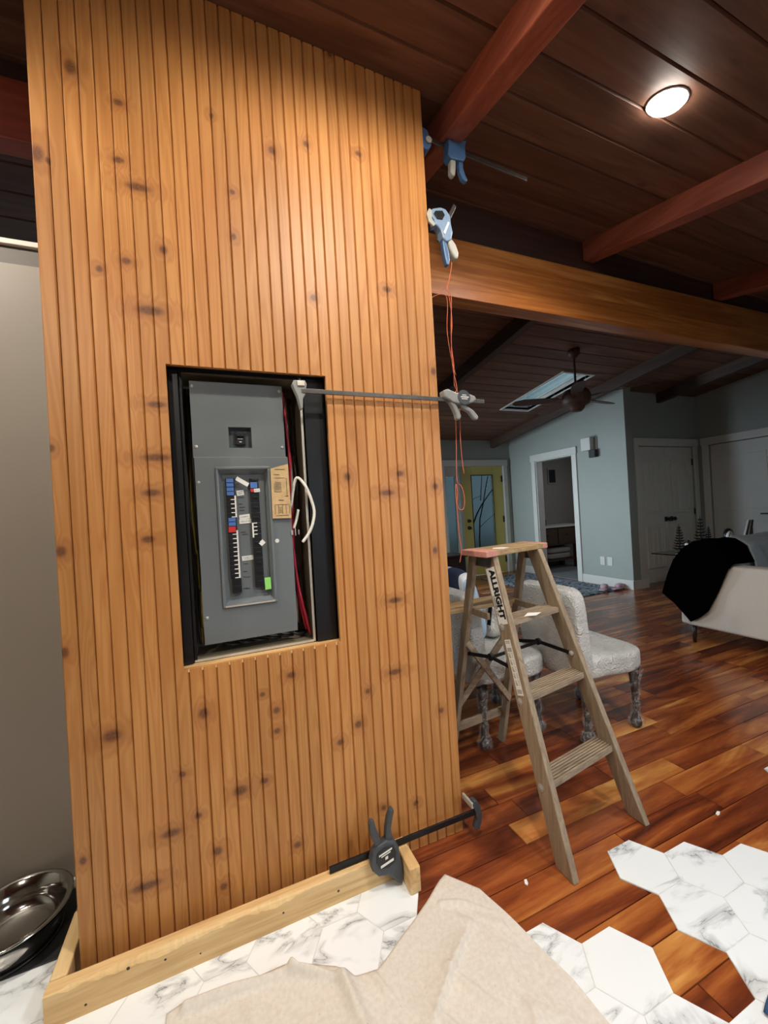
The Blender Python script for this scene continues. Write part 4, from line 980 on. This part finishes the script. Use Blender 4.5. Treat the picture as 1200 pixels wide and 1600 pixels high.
for s, f0, f1 in ((-1, LF0, LF1), (1, RF0, RF1)):
    a = at(f0, f1, .63); b = rear(s, .60); a.x += -s*.015; b.x += -s*.015
    m = (a+b)/2+Vector((0, 0, .022))
    obj('spreader', MB().bar(a, m, .004, .016, (0, 0, 1)).bar(m, b, .004, .016, (0, 0, 1)).lathe(m+Vector((-.006, 0, 0)), [(.016, 0), (.016, .012)], 12, (1, 0, 0)), M['black'], la, label='black folding spreader')
    obj('bolt', MB().lathe(a, [(.011, -.003), (.011, .004), (.004, .007)], 12, (-s, 0, 0)), M['steel'], la)
a, b = rear(-1, .60), at(RF0, RF1, .70)
obj('spreader_link', MB().bar(lerp(rear(-1, .60), at(LF0, LF1, .63), .5)+Vector((.02, 0, .02)), lerp(rear(1, .60), at(RF0, RF1, .63), .5)+Vector((-.02, 0, .02)), .004, .014), M['black'], la)
# labels on the outer face of the left rail
def on_rail(z, dy, out=.0140):
    p = at(LF0, LF1, z); return Vector((p.x-out, p.y+dy, p.z))
dn_ = (LF0-LF1).normalized()                         # reading direction, down the rail
upv = Vector((0, -1, 0)); upv = (upv-dn_*upv.dot(dn_)).normalized()
def decal(z0, z1, w, mat):
    a, b = on_rail(z0, 0, .0134), on_rail(z1, 0, .0134)
    return MB().add([a-upv*w/2, a+upv*w/2, b+upv*w/2, b-upv*w/2]+[v+Vector((-.0006, 0, 0)) for v in (a-upv*w/2, a+upv*w/2, b+upv*w/2, b-upv*w/2)], [(3,2,1,0),(4,5,6,7),(0,1,5,4),(1,2,6,5),(2,3,7,6),(3,0,4,7)])
dc = obj('brand_label', decal(1.035, .812, .058, M['white_sticker']), M['white_sticker'], la, label='white label reading ALLRIGHT')
tm = text_mb('ALLRIGHT', .046, on_rail(1.025, 0, .0144)-upv*.008, dn_, upv, weight=.0024)
xs = [(Vector(v)-on_rail(1.025, 0)).dot(dn_) for v in tm.v]; k_ = .205/max(xs); o_ = on_rail(1.025, 0, .0144)
tm.v = [tuple(Vector(v)+dn_*((Vector(v)-o_).dot(dn_)*(k_-1))) for v in tm.v]
obj('lettering', tm, M['black_plastic'], dc)
obj('small_lettering', text_mb('LADDER CO.', .015, on_rail(.925, 0, .0144)-upv*.024, dn_, upv, weight=.0002), M['bar_grey'], dc)
ds = obj('safety_label', decal(.755, .555, .036, M['white_sticker']), M['white_sticker'], la, label='white safety label with small pictograms')
pic = MB()
def mark(z, u0, u1, h):
    p = on_rail(z, 0, .0144)
    pic.add([p+upv*u0, p+upv*u1, p+upv*u1+dn_*h, p+upv*u0+dn_*h], [(0,1,2,3)])
for z in (.750, .744, .724, .719, .714, .575, .570, .565): mark(z, -.014, .013, .0022)
for z, s in ((.705, .012), (.680, .011), (.655, .013), (.632, .010), (.606, .012)):
    for k in range(4): mark(z-.0045*k, -.012+.0015*(k % 2), -.012+s*(0.5+.16*k), .0024)
    for k in range(3): mark(z-.006*k, .006, .013, .0014)
obj('pictograms', pic, M['ink'], ds)

# ------------------------------------------------------------------ two wrapped dining chairs
def dining_chair(x0, y0, label, top=.835):
    t = thing('dining_chair', (x0+.22, y0+.24, 0), label, 'chair', 'plastic-wrapped dining chairs')
    Wd, D = .46, .47
    def bul(q):
        return Vector((q.x, q.y, q.z+.012*math.sin(q.x*14)*math.sin(q.y*11)))
    obj('seat', MB().soft((x0+.265, y0+Wd/2, .395), (.235, Wd/2, .068), .34, 12, fn=bul), M['wrap'], t, smooth=True)
    bk = (Vector((math.cos(.10), 0, math.sin(.10))), Vector((0, 1, 0)), Vector((-math.sin(.10), 0, math.cos(.10))))
    obj('backrest', MB().soft((x0+.035, y0+Wd/2, (top+.33)/2), (.048, Wd/2-.004, (top-.33)/2), .26, 14, bk), M['wrap'], t, smooth=True)
    for lx, ly in ((x0+.43, y0+.04), (x0+.43, y0+Wd-.04), (x0+.06, y0+.04), (x0+.06, y0+Wd-.04)):
        lg = obj('leg', MB().lathe((lx, ly, 0.0005), [(.018, 0), (.026, .012), (.030, .03), (.024, .052), (.016, .07), (.014, .12), (.018, .2), (.025, .29), (.030, .345)], 14), M['dark_wood'], t, smooth=True)
        random.seed(int(lx*1000+ly*77))
        prof = []
        for hz, r in ((.004, .030), (.02, .040), (.045, .042), (.065, .030), (.09, .022), (.13, .026), (.17, .021), (.21, .028), (.26, .030), (.30, .038), (.335, .048)):
            prof.append((r, hz))
        mb = MB().lathe((lx, ly, 0.0015), prof, 16)
        mb.v = [(vx+random.uniform(-.004, .004), vy+random.uniform(-.004, .004), max(.002, vz+random.uniform(-.006, .006))) for vx, vy, vz in mb.v]
        mb.f = [f for f in mb.f if len(f) == 4]
        obj('leg_wrap', mb, M['film'], lg, smooth=True)
    return t
dining_chair(1.69, 1.545, 'white dining chair wrapped in clear plastic, right-hand one, its seat fully seen')
dining_chair(1.185, 1.765, 'white dining chair wrapped in clear plastic, seen through the ladder')
# cushion and bag by the chairs
cs = MB().soft((1.345, 2.13, .71), (.055, .19, .225), .55, 14, (Vector((.97, 0, .24)), Vector((0, 1, 0)), Vector((-.24, 0, .97))))
tag(obj('striped_cushion', cs, M['stripe'], smooth=True), 'navy, light blue and white striped cushion leaning on the chair back behind the ladder', 'cushion')
random.seed(11)
bg = thing('plastic_bag', (1.56, 1.92, .462), 'crumpled white bag with a black strap on the chair seat behind the ladder', 'bag')
def crump(q): return Vector((q.x*(1+.15*math.sin(q.z*40+q.y*30)), q.y*(1+.12*math.sin(q.z*33+q.x*41)), q.z))
obj('bag_body', MB().soft((1.55, 2.10, .60), (.075, .09, .125), .8, 12, fn=crump), M['wrap'], bg, smooth=True)
obj('strap', MB().bar((1.465, 2.01, .58), (1.49, 2.015, .71), .03, .006, (1, 0, 0)).bar((1.49, 2.015, .71), (1.55, 2.08, .725), .03, .006), M['black_plastic'], bg)
tag(obj('storage_box', MB().box(3.30, 3.80, 5.75, 6.15, 0, .46).box(3.27, 3.83, 5.72, 6.18, .46, .50), M['dark_wood'], bevel=.01), 'dark low cabinet beside the sidelight of the yellow door', 'cabinet')

# ------------------------------------------------------------------ sofa, throw, blanket
sf = thing('sofa', (4.75, 1.75, 0), 'white upholstered sofa with dark tapered legs at right', 'sofa')
arm = MB().prism([(2.28,.155),(2.29,.60),(2.25,.69),(2.0,.70),(1.22,.70),(1.16,.66),(1.14,.58),(1.14,.155)], 'X', 3.735, 3.90)
obj('arm', arm, M['sofa'], sf, bevel=.028, seg=4, smooth=True)
arm2 = MB(); arm2.v = [(x+2.10, y, z) for x, y, z in arm.v]; arm2.f = list(arm.f)
obj('arm', arm2, M['sofa'], sf, bevel=.028, seg=4, smooth=True)
BPROF = [(2.32,.16),(2.31,.60),(2.29,.70),(2.23,.80),(2.14,.858),(2.05,.862),(1.985,.82),(1.945,.70),(1.925,.45),(1.92,.30),(1.92,.16)]
obj('backrest', MB().prism(BPROF, 'X', 3.745, 5.99), M['sofa'], sf, bevel=.02, seg=3, smooth=True)
obj('seat', MB().box(3.902, 5.833, 1.20, 1.918, .17, .30), M['sofa'], sf, bevel=.02, seg=3)
for k in range(2): obj('seat_cushion', MB().soft((4.385+.965*k, 1.53, .385), (.478, .38, .080), .25, 12), M['sofa'], sf, smooth=True)
for lx, ly in ((3.79, 2.24), (3.79, 1.20), (5.95, 2.24), (5.95, 1.20)):
    obj('leg', MB().lathe((lx, ly, 0.0005), [(.012, 0), (.024, .16)], 12), M['dark_wood'], sf, smooth=True)
def along(P, t_):
    Ls = [math.hypot(b[0]-a[0], b[1]-a[1]) for a, b in zip(P, P[1:])]; d = t_*sum(Ls)
    for (a, b), L in zip(zip(P, P[1:]), Ls):
        if d <= L+1e-9: return a[0]+(b[0]-a[0])*d/L, a[1]+(b[1]-a[1])*d/L
        d -= L
    return P[-1]
# black throw: over the back (front, top, rear) and down the outer side
TP = [(1.905,.712),(1.93,.77),(1.965,.845),(2.03,.895),(2.10,.902),(2.18,.880),(2.26,.822),(2.33,.730),(2.385,.60),(2.44,.43)]
TB = [(1.905,.705),(1.955,.585),(2.00,.48),(2.07,.32),(2.14,.25),(2.217,.195),(2.29,.275),(2.34,.335),(2.385,.37),(2.435,.41)]
def throw(u, v):
    y, z = along(TP, u); yb, zb = along(TB, u)
    xin = 4.04
    if v < .5:
        s_ = v/.5; x = xin+(3.74-xin)*s_
        return (x, y+.004*math.sin(x*21+u*9), z+.004*math.sin(x*17))
    if v < .6:
        a_ = (v-.5)/.1*math.pi/2; return (3.74-.03*math.sin(a_), y, z-.02*(1-math.cos(a_)))
    s_ = (v-.6)/.4
    return (3.71+.006*math.sin(u*15+s_*4)*s_, y+(yb-y)*s_, (z-.02)+(min(zb, z-.022)-(z-.02))*s_)
tag(obj('black_throw', MB().grid(throw, 60, 50), M['throw'], smooth=True, solid=.008), 'black fleece throw draped over the left end of the white sofa', 'throw')
GP = [(1.895,.50),(1.915,.70),(1.955,.835),(2.03,.884),(2.10,.890),(2.20,.855),(2.28,.77)]
def blk(u, v):
    y, z = along(GP, v); x = 4.055+(5.72-4.055)*u
    w_ = .006*math.sin(x*13+v*4)+.004*math.sin(x*29+v*7)
    return (x, y-.003+w_, z+.004+abs(w_))
tag(obj('grey_blanket', MB().grid(blk, 50, 30), M['blanket'], smooth=True, solid=.008), 'grey-blue blanket spread over the sofa back, right of the black throw', 'blanket')

# ------------------------------------------------------------------ glass console with ornaments behind the sofa
gt = thing('glass_console', (5.9, 3.1, 0), 'long glass-topped console table behind the sofa', 'table')
obj('glass_top', MB().box(4.87, 6.95, 2.90, 3.32, .588, .600), M['table_glass'], gt, bevel=.002)
for x in (5.35, 6.55): obj('pedestal', MB().prism([(x-.26, .587), (x+.26, .587), (x+.10, .02), (x+.16, .0005), (x-.16, .0005), (x-.10, .02)], 'Y', 3.02, 3.20), M['bar_grey'], gt, bevel=.004)
def wire_tree(x, y, z, h, r, label):
    t = thing('ornament_tree', (x, y, z), label, 'ornament', 'black wire trees on the glass console')
    obj('trunk', MB().lathe((x, y, z), [(r*.75, 0), (r*.75, .006), (.007, .008), (.006, h*.9), (.0005, h)], 10), M['black'], t)
    n = 9
    for k in range(n):
        zz_ = z+h*(.16+.80*k/n); rr_ = r*(1-.86*k/n)
        mb = MB()
        for j in range(9):
            a = j*2*math.pi/9+k*.5
            mb.tube([(x, y, zz_), (x+rr_*.6*math.cos(a), y+rr_*.6*math.sin(a), zz_-.004), (x+rr_*math.cos(a), y+rr_*math.sin(a), zz_+.010)], [.006, .007, .003], 5)
        obj('branch_tier', mb, M['black'], t)
    return t
wire_tree(5.03, 3.08, .6005, .345, .075, 'left black wire tree, nearest the glass console end')
wire_tree(5.40, 3.06, .6005, .43, .085, 'tallest black wire tree, in the middle')
wire_tree(5.63, 3.10, .6005, .29, .050, 'small thin black wire tree, right of the tallest')
for x, y, l in ((5.15, 3.02, 'white lidded candle jar right of the left wire tree'), (5.28, 3.14, 'white lidded candle jar left of the tallest wire tree')):
    j = thing('candle_jar', (x, y, .6005), l, 'jar', 'candle jars on the console')
    obj('jar_body', MB().lathe((x, y, .6005), [(.028, 0), (.034, .006), (.036, .03), (.030, .050), (.033, .060), (.034, .085), (.026, .10)], 16), M['white'], j, smooth=True)
    obj('lid', MB().lathe((x, y, .6995), [(.034, 0), (.034, .012), (.022, .016), (.020, .034), (.0001, .036)], 14), M['black'], j)
rg = thing('ring_ornament', (6.12, 3.14, .6005), 'black and white ring ornament standing on the console', 'ornament')
def ring(c, R_, r_, ry):
    mb = MB(); n, m = 24, 8
    vs = [(c[0]+(R_+r_*math.cos(b))*math.cos(a), c[1]+ry*math.sin(b), c[2]+1.25*(R_+r_*math.cos(b))*math.sin(a)) for a in [i*2*math.pi/n for i in range(n)] for b in [j*2*math.pi/m for j in range(m)]]
    return mb.add(vs, [(i*m+j, i*m+(j+1) % m, ((i+1) % n)*m+(j+1) % m, ((i+1) % n)*m+j) for i in range(n) for j in range(m)])
obj('ring', ring((6.12, 3.14, .715), .062, .024, .03), M['black'], rg, smooth=True)
obj('ring_face', ring((6.095, 3.115, .715), .050, .010, .02), M['white'], rg, smooth=True)
ph = thing('photo_stand', (6.530, 3.14, .6005), 'tilted striped plaque in a black stand, right end of the console', 'ornament')
obj('plaque', MB().prism([(6.400, .612), (6.560, .612), (6.650, .90), (6.550, .90)], 'Y', 3.12, 3.14), M['white'], ph)
obj('stripe', MB().prism([(6.400, .612), (6.445, .612), (6.580, .90), (6.550, .90)], 'Y', 3.112, 3.119).prism([(6.515, .612), (6.560, .612), (6.650, .90), (6.615, .90)], 'Y', 3.112, 3.119), M['fan'], ph)
obj('stand', MB().bar((6.680, 3.15, .602), (6.680, 3.15, .87), .014, .014, (1, 0, 0)).bar((6.400, 3.15, .607), (6.680, 3.15, .607), .03, .012).bar((6.580, 3.15, .602), (6.680, 3.15, .86), .012, .012, (1, 0, 0)), M['black'], ph)

# ------------------------------------------------------------------ rug, slippers
tag(obj('rug', MB().box(4.22, 5.22, 3.99, 5.95, .0005, .010), M['rug'], bevel=.004), 'dark blue-grey patterned rug in front of the bathroom doorway', 'rug')
for x, y, a, l in ((4.98, 4.10, .5, 'pink slipper on the rug edge, left one of the pair'), (5.17, 4.03, .15, 'pink slipper against the baseboard, right one of the pair')):
    ca, sa = math.cos(a), math.sin(a); ax = (Vector((ca, sa, 0)), Vector((-sa, ca, 0)), Vector((0, 0, 1)))
    sp = thing('slipper', (x, y, .0105), l, 'slipper', 'pink slippers')
    obj('sole', MB().soft((x, y, .022), (.125, .048, .011), .5, 8, ax), M['pink_slip'], sp, smooth=True)
    obj('upper', MB().soft(Vector((x, y, .050))+ax[0]*.045, (.075, .050, .034), .8, 8, ax), M['pink_slip'], sp, smooth=True)

# ------------------------------------------------------------------ bathroom beyond the doorway
vn = thing('vanity', (5.95, 6.05, 0.006), 'brown bathroom vanity with a pale top and open lower shelf', 'vanity')
obj('counter', MB().box(5.46, 6.62, 5.80, 6.28, .805, .84), M['white'], vn, bevel=.004)
obj('cabinet', MB().box(5.48, 6.42, 5.84, 6.28, .46, .805), M['vanity'], vn, bevel=.004)
for xk in (5.68, 6.16):
    dw = obj('drawer', MB().box(xk-.20, xk+.22, 5.825, 5.84, .49, .78), M['vanity'], vn, bevel=.003)
    obj('knob', MB().lathe((xk, 5.825, .66), [(.008, 0), (.008, .012), (.016, .018), (.0001, .026)], 10, (0, -1, 0)), M['black'], dw)
for x, y in ((5.48, 5.84), (6.40, 5.84), (5.48, 6.20), (6.40, 6.20)): obj('leg', MB().box(x, x+.08, y, y+.07, 0.0065, .80), M['vanity'], vn, bevel=.003)
obj('shelf', MB().box(5.50, 6.46, 5.86, 6.27, .16, .19), M['vanity'], vn)
for k, (x, z0) in enumerate(((6.05, .1905), (6.06, .302))):
    tag(obj('folded_towel', MB().soft((x, 6.06, z0+.055), (.30, .18, .055), .4, 10), M['towel'], smooth=True), ('grey folded towel, lower one on the vanity shelf', 'grey folded towel, upper one on the vanity shelf')[k], 'towel', 'towels on the vanity shelf')
bt = thing('soap_bottle', (5.80, 6.00, .8405), 'small dark bottle on the bathroom counter', 'bottle')
obj('bottle_body', MB().lathe((5.80, 6.00, .8405), [(.03, 0), (.032, .01), (.032, .10), (.014, .13), (.014, .15)], 14), M['dark_wood'], bt)
obj('pump', MB().lathe((5.80, 6.00, .9905), [(.016, 0), (.016, .012), (.005, .014), (.005, .04), (.012, .042), (.0001, .048)], 10), M['black'], bt)
pf = thing('wall_picture', (6.34, 6.28, 1.66), 'small dark framed picture on the bathroom wall above the vanity', 'picture')
obj('picture_frame', ringframe(MB(), 6.23, 6.46, 1.66, 1.98, .028, 6.280, 6.299), M['bath_wall'], pf)
obj('picture_print', MB().box(6.258, 6.432, 6.288, 6.296, 1.688, 1.952), M['black_plastic'], pf)

# ------------------------------------------------------------------ wall fittings
ch = thing('chime_box', (HX-.05, 4.45, 2.05), 'white box fitting high on the blue-lit hall wall', 'wall fitting')
obj('housing', MB().box(HX-.10, HX-.001, 4.38, 4.545, 2.045, 2.235), M['white'], ch, bevel=.004)
obj('back_plate', MB().box(HX-.012, HX-.0005, 4.33, 4.46, 1.97, 2.235), M['wall_taupe'], ch, bevel=.002)
sn = thing('black_sensor', (HX-.04, 4.38, 1.93), 'small black square box just below the white wall box', 'sensor')
obj('sensor_case', MB().box(HX-.075, HX-.0125, 4.325, 4.435, 1.93, 2.044), M['black_plastic'], sn, bevel=.006)
obj('sensor_face', MB().box(HX-.078, HX-.0745, 4.337, 4.423, 1.942, 2.032), M['black'], sn, bevel=.002)
for y0, y1, l, w_ in ((4.315, 4.392, 'white wall outlet plate, the narrower left one above the baseboard', 0), (4.188, 4.272, 'plain white wall plate, the brighter right one above the baseboard', 1)):
    t = thing('outlet_plate', (HX-.004, (y0+y1)/2, .305), l, 'outlet', 'wall plates')
    obj('plate', MB().box(HX-.007, HX-.0002, y0, y1, .305, .432), M['white'], t, bevel=.002)
    if not w_:
        for z in (.335, .385): obj('socket', MB().box(HX-.009, HX-.0065, y0+.022, y1-.022, z-.014, z+.018), M['cap_white'], t, bevel=.002)
    else:
        for z in (.330, .407): obj('plate_screw', MB().lathe((HX-.007, (y0+y1)/2, z), [(.004, 0), (.003, .0012)], 8, (-1, 0, 0)), M['steel'], t)

# ------------------------------------------------------------------ ceiling fan
fc = Vector((3.66, 3.22, 0)); zt = Zf(fc.x, fc.y)
fn = thing('ceiling_fan', (fc.x, fc.y, 2.30), 'dark brown ceiling fan hanging in front of the skylight', 'ceiling fan')
obj('canopy', MB().lathe((fc.x, fc.y, zt-.03), [(.02, -.06), (.06, -.02), (.065, .034)], 20), M['fan'], fn, smooth=True)
obj('downrod', MB().tube([(fc.x, fc.y, zt-.08), (fc.x, fc.y, 2.50)], .012, 10), M['fan'], fn)
obj('motor', MB().lathe((fc.x, fc.y, 2.32), [(.0001, -.06), (.05, -.055), (.075, -.03), (.085, .0), (.13, .02), (.145, .06), (.145, .12), (.12, .17), (.05, .195), (.02, .20)], 28), M['fan'], fn, smooth=True)
for k in range(5):
    a = R(80+72*k); d = Vector((math.cos(a), math.sin(a), 0)); s = Vector((-math.sin(a), math.cos(a), 0)); 
    tl = (s*math.cos(.22)+Vector((0, 0, math.sin(.22)))).normalized(); nrm = d.cross(tl)
    b0 = fc+Vector((0, 0, 2.405))
    mb = MB(); out = [(.20, -.045), (.30, -.060), (.52, -.070), (.64, -.055), (.68, -.01), (.66, .04), (.56, .070), (.32, .058), (.20, .045)]
    lo = [b0+d*u+tl*v_-nrm*.004 for u, v_ in out]; hi = [b0+d*u+tl*v_+nrm*.004 for u, v_ in out]; n = len(out)
    mb.add(lo+hi, [tuple(range(n))[::-1], tuple(range(n, 2*n))]+[(i, (i+1) % n, n+(i+1) % n, n+i) for i in range(n)])
    obj('blade', mb, M['fan'], fn)
    obj('blade_arm', MB().bar(b0+d*.12, b0+d*.26, .035, .010), M['fan'], fn)

# ------------------------------------------------------------------ recessed downlights
def downlight(x, y, power, color, label, spread=150):
    z = Zn(x, y); nv = Vector((.035, -.22, 1)).normalized()
    t = thing('downlight', (x, y, z), label, 'downlight', 'recessed downlights')
    c = Vector((x, y, z))
    obj('trim_ring', MB().lathe(c-nv*.001, [(.074, 0), (.073, .003), (.068, .004), (.064, .002)], 32, -nv), M['white'], t, smooth=True)
    obj('lens', MB().lathe(c-nv*.002, [(.064, 0), (.060, .012), (.045, .019), (.02, .023), (.0001, .024)], 32, -nv), M['lens'], t, smooth=True)
    d = bpy.data.lights.new('downlight_lamp', 'SPOT'); o = bpy.data.objects.new('downlight_lamp', d); COL.objects.link(o)
    d.energy = power; d.color = color; d.spot_size = R(spread); d.spot_blend = .35; d.shadow_soft_size = .045
    o.location = c-nv*.030-c; o.parent = t
    o.rotation_euler = nv.to_track_quat('Z', 'Y').to_euler()
WARM = (1.0, .92, .80)
downlight(1.735, 1.015, 60, (1.0, .93, .86), 'lit recessed downlight in the near ceiling slope, right of the red rafter', 140)
downlight(.55, .50, 84, WARM, 'lit recessed downlight above the viewer, in front of the pine column', 176)
downlight(1.35, -.35, 100, (.89, .95, 1.0), 'lit recessed downlight behind the viewer at right', 110)
downlight(-.75, -.45, 58, WARM, 'lit recessed downlight behind the viewer at left', 140)
downlight(-1.25, .95, 150, WARM, 'lit recessed downlight over the pet bowl corner')

# ------------------------------------------------------------------ drop cloth, blue cloth, scraps
TOPL = [(-.20, 1.225), (-.155, 1.234), (.122, 1.205), (.239, 1.144), (.281, 1.095), (.343, 1.082), (.522, 1.171), (.640, 1.245), (.667, 1.256), (.746, 1.159), (.79, .971), (.816, .827), (.83, .60), (.84, .42)]
def topy(x):
    for (a, ya), (b, yb) in zip(TOPL, TOPL[1:]):
        if a <= x <= b: return ya+(yb-ya)*(x-a)/(b-a)
    return TOPL[-1][1]
RID = [((.655,1.075),(.40,.885),.002,.014),((.655,1.075),(.62,1.12),.008,.02),((-.155,1.215),(.122,1.185),.022,.014),((.122,1.185),(.25,1.10),.020,.014),((.25,1.11),(.27,.95),.016,.022),((.27,.95),(.22,.75),.012,.03),
       ((.70,1.14),(.74,1.02),0.0098,.010),((.60,1.17),(.68,1.14),0.0098,.010),((.68,1.06),(.69,.90),0.0084,.011),((.45,.92),(.52,.80),0.0084,.012),((.52,1.00),(.60,.86),0.0070,.012),((.73,.95),(.64,.76),0.0084,.014),((.33,1.07),(.36,.99),.008,.012),((.0,1.15),(.05,.98),.006,.02),((.12,1.02),(.02,.85),.006,.02)]
def seg_d(p, a, b):
    px, py = p[0]-a[0], p[1]-a[1]; bx_, by_ = b[0]-a[0], b[1]-a[1]
    t_ = max(0, min(1, (px*bx_+py*by_)/(bx_*bx_+by_*by_))); return math.hypot(px-bx_*t_, py-by_*t_), t_
def cloth_z(x, y):
    z = .0085+.0016*math.sin(x*21+y*9)+.0014*math.sin(x*13-y*27+1)+.001*math.sin(x*47+y*39)
    for a, b, h_, w_ in RID:
        d, t_ = seg_d((x, y), a, b); z += 1.3*h_*math.exp(-(d/(w_*.8))**2)*(.55+.45*math.sin(math.pi*min(1, t_+.2)))
    # second layer of cloth right of the main fold edge
    a, b = RID[0][0], RID[0][1]
    s = (b[0]-a[0])*(y-a[1])-(b[1]-a[1])*(x-a[0])
    d, t_ = seg_d((x, y), a, b)
    if s < 0 and 0 < t_ < 1: z += .020*math.exp(-d/.06)*min(1, 4*t_)*min(1, 4*(1-t_))
    return max(z, .0065)
XS = [-.20+.005*i for i in range(172)]+[.6625, .667, .672]+[.74+.0025*i for i in range(41)]
XS = sorted(set(round(x, 4) for x in XS if x <= .84))
NV = 140; mb = MB()
for j in range(NV+1):
    for x in XS:
        yt = topy(x); t_ = j/NV; y = yt+(.12-yt)*t_
        mb.v.append((x, y, cloth_z(x, y)))
n = len(XS); mb.f = [(j*n+i, j*n+i+1, (j+1)*n+i+1, (j+1)*n+i) for j in range(NV) for i in range(n-1)]
tag(obj('drop_cloth', mb, M['canvas'], smooth=True, solid=.0016), 'beige canvas drop cloth spread in folds over the marble tiles', 'drop cloth')
random.seed(5)
bl = MB().grid(lambda u, v: (1.175+.42*u+.03*v, .585-.30*v+.012*math.sin(u*9), .010+.008*abs(math.sin(u*8+v*5))+.010*math.sin(v*11+u*3)), 30, 24)
tag(obj('blue_cloth', bl, M['blue_cloth'], smooth=True, solid=.004), 'crumpled blue denim cloth at the bottom right corner', 'cloth')
def scrap(x, y, l, w, a, label):
    q = lambda s, t_: (x+s*math.cos(a)-t_*math.sin(a), y+s*math.sin(a)+t_*math.cos(a))
    tag(obj('scrap', MB().prism([q(-l, -w*.6), q(-l*.2, -w), q(l, -w*.3), q(l*.7, w), q(-l*.6, w*.8)], 'Z', .0004, .0022), M['white_sticker']), label, 'scrap', 'white scraps on the floor')
scrap(1.80, 1.015, .016, .006, .2, 'small white chip on the planks above the right-hand marble tiles')
scrap(.905, 1.115, .012, .006, .9, 'small pale chip on the planks beside the ladder foot')
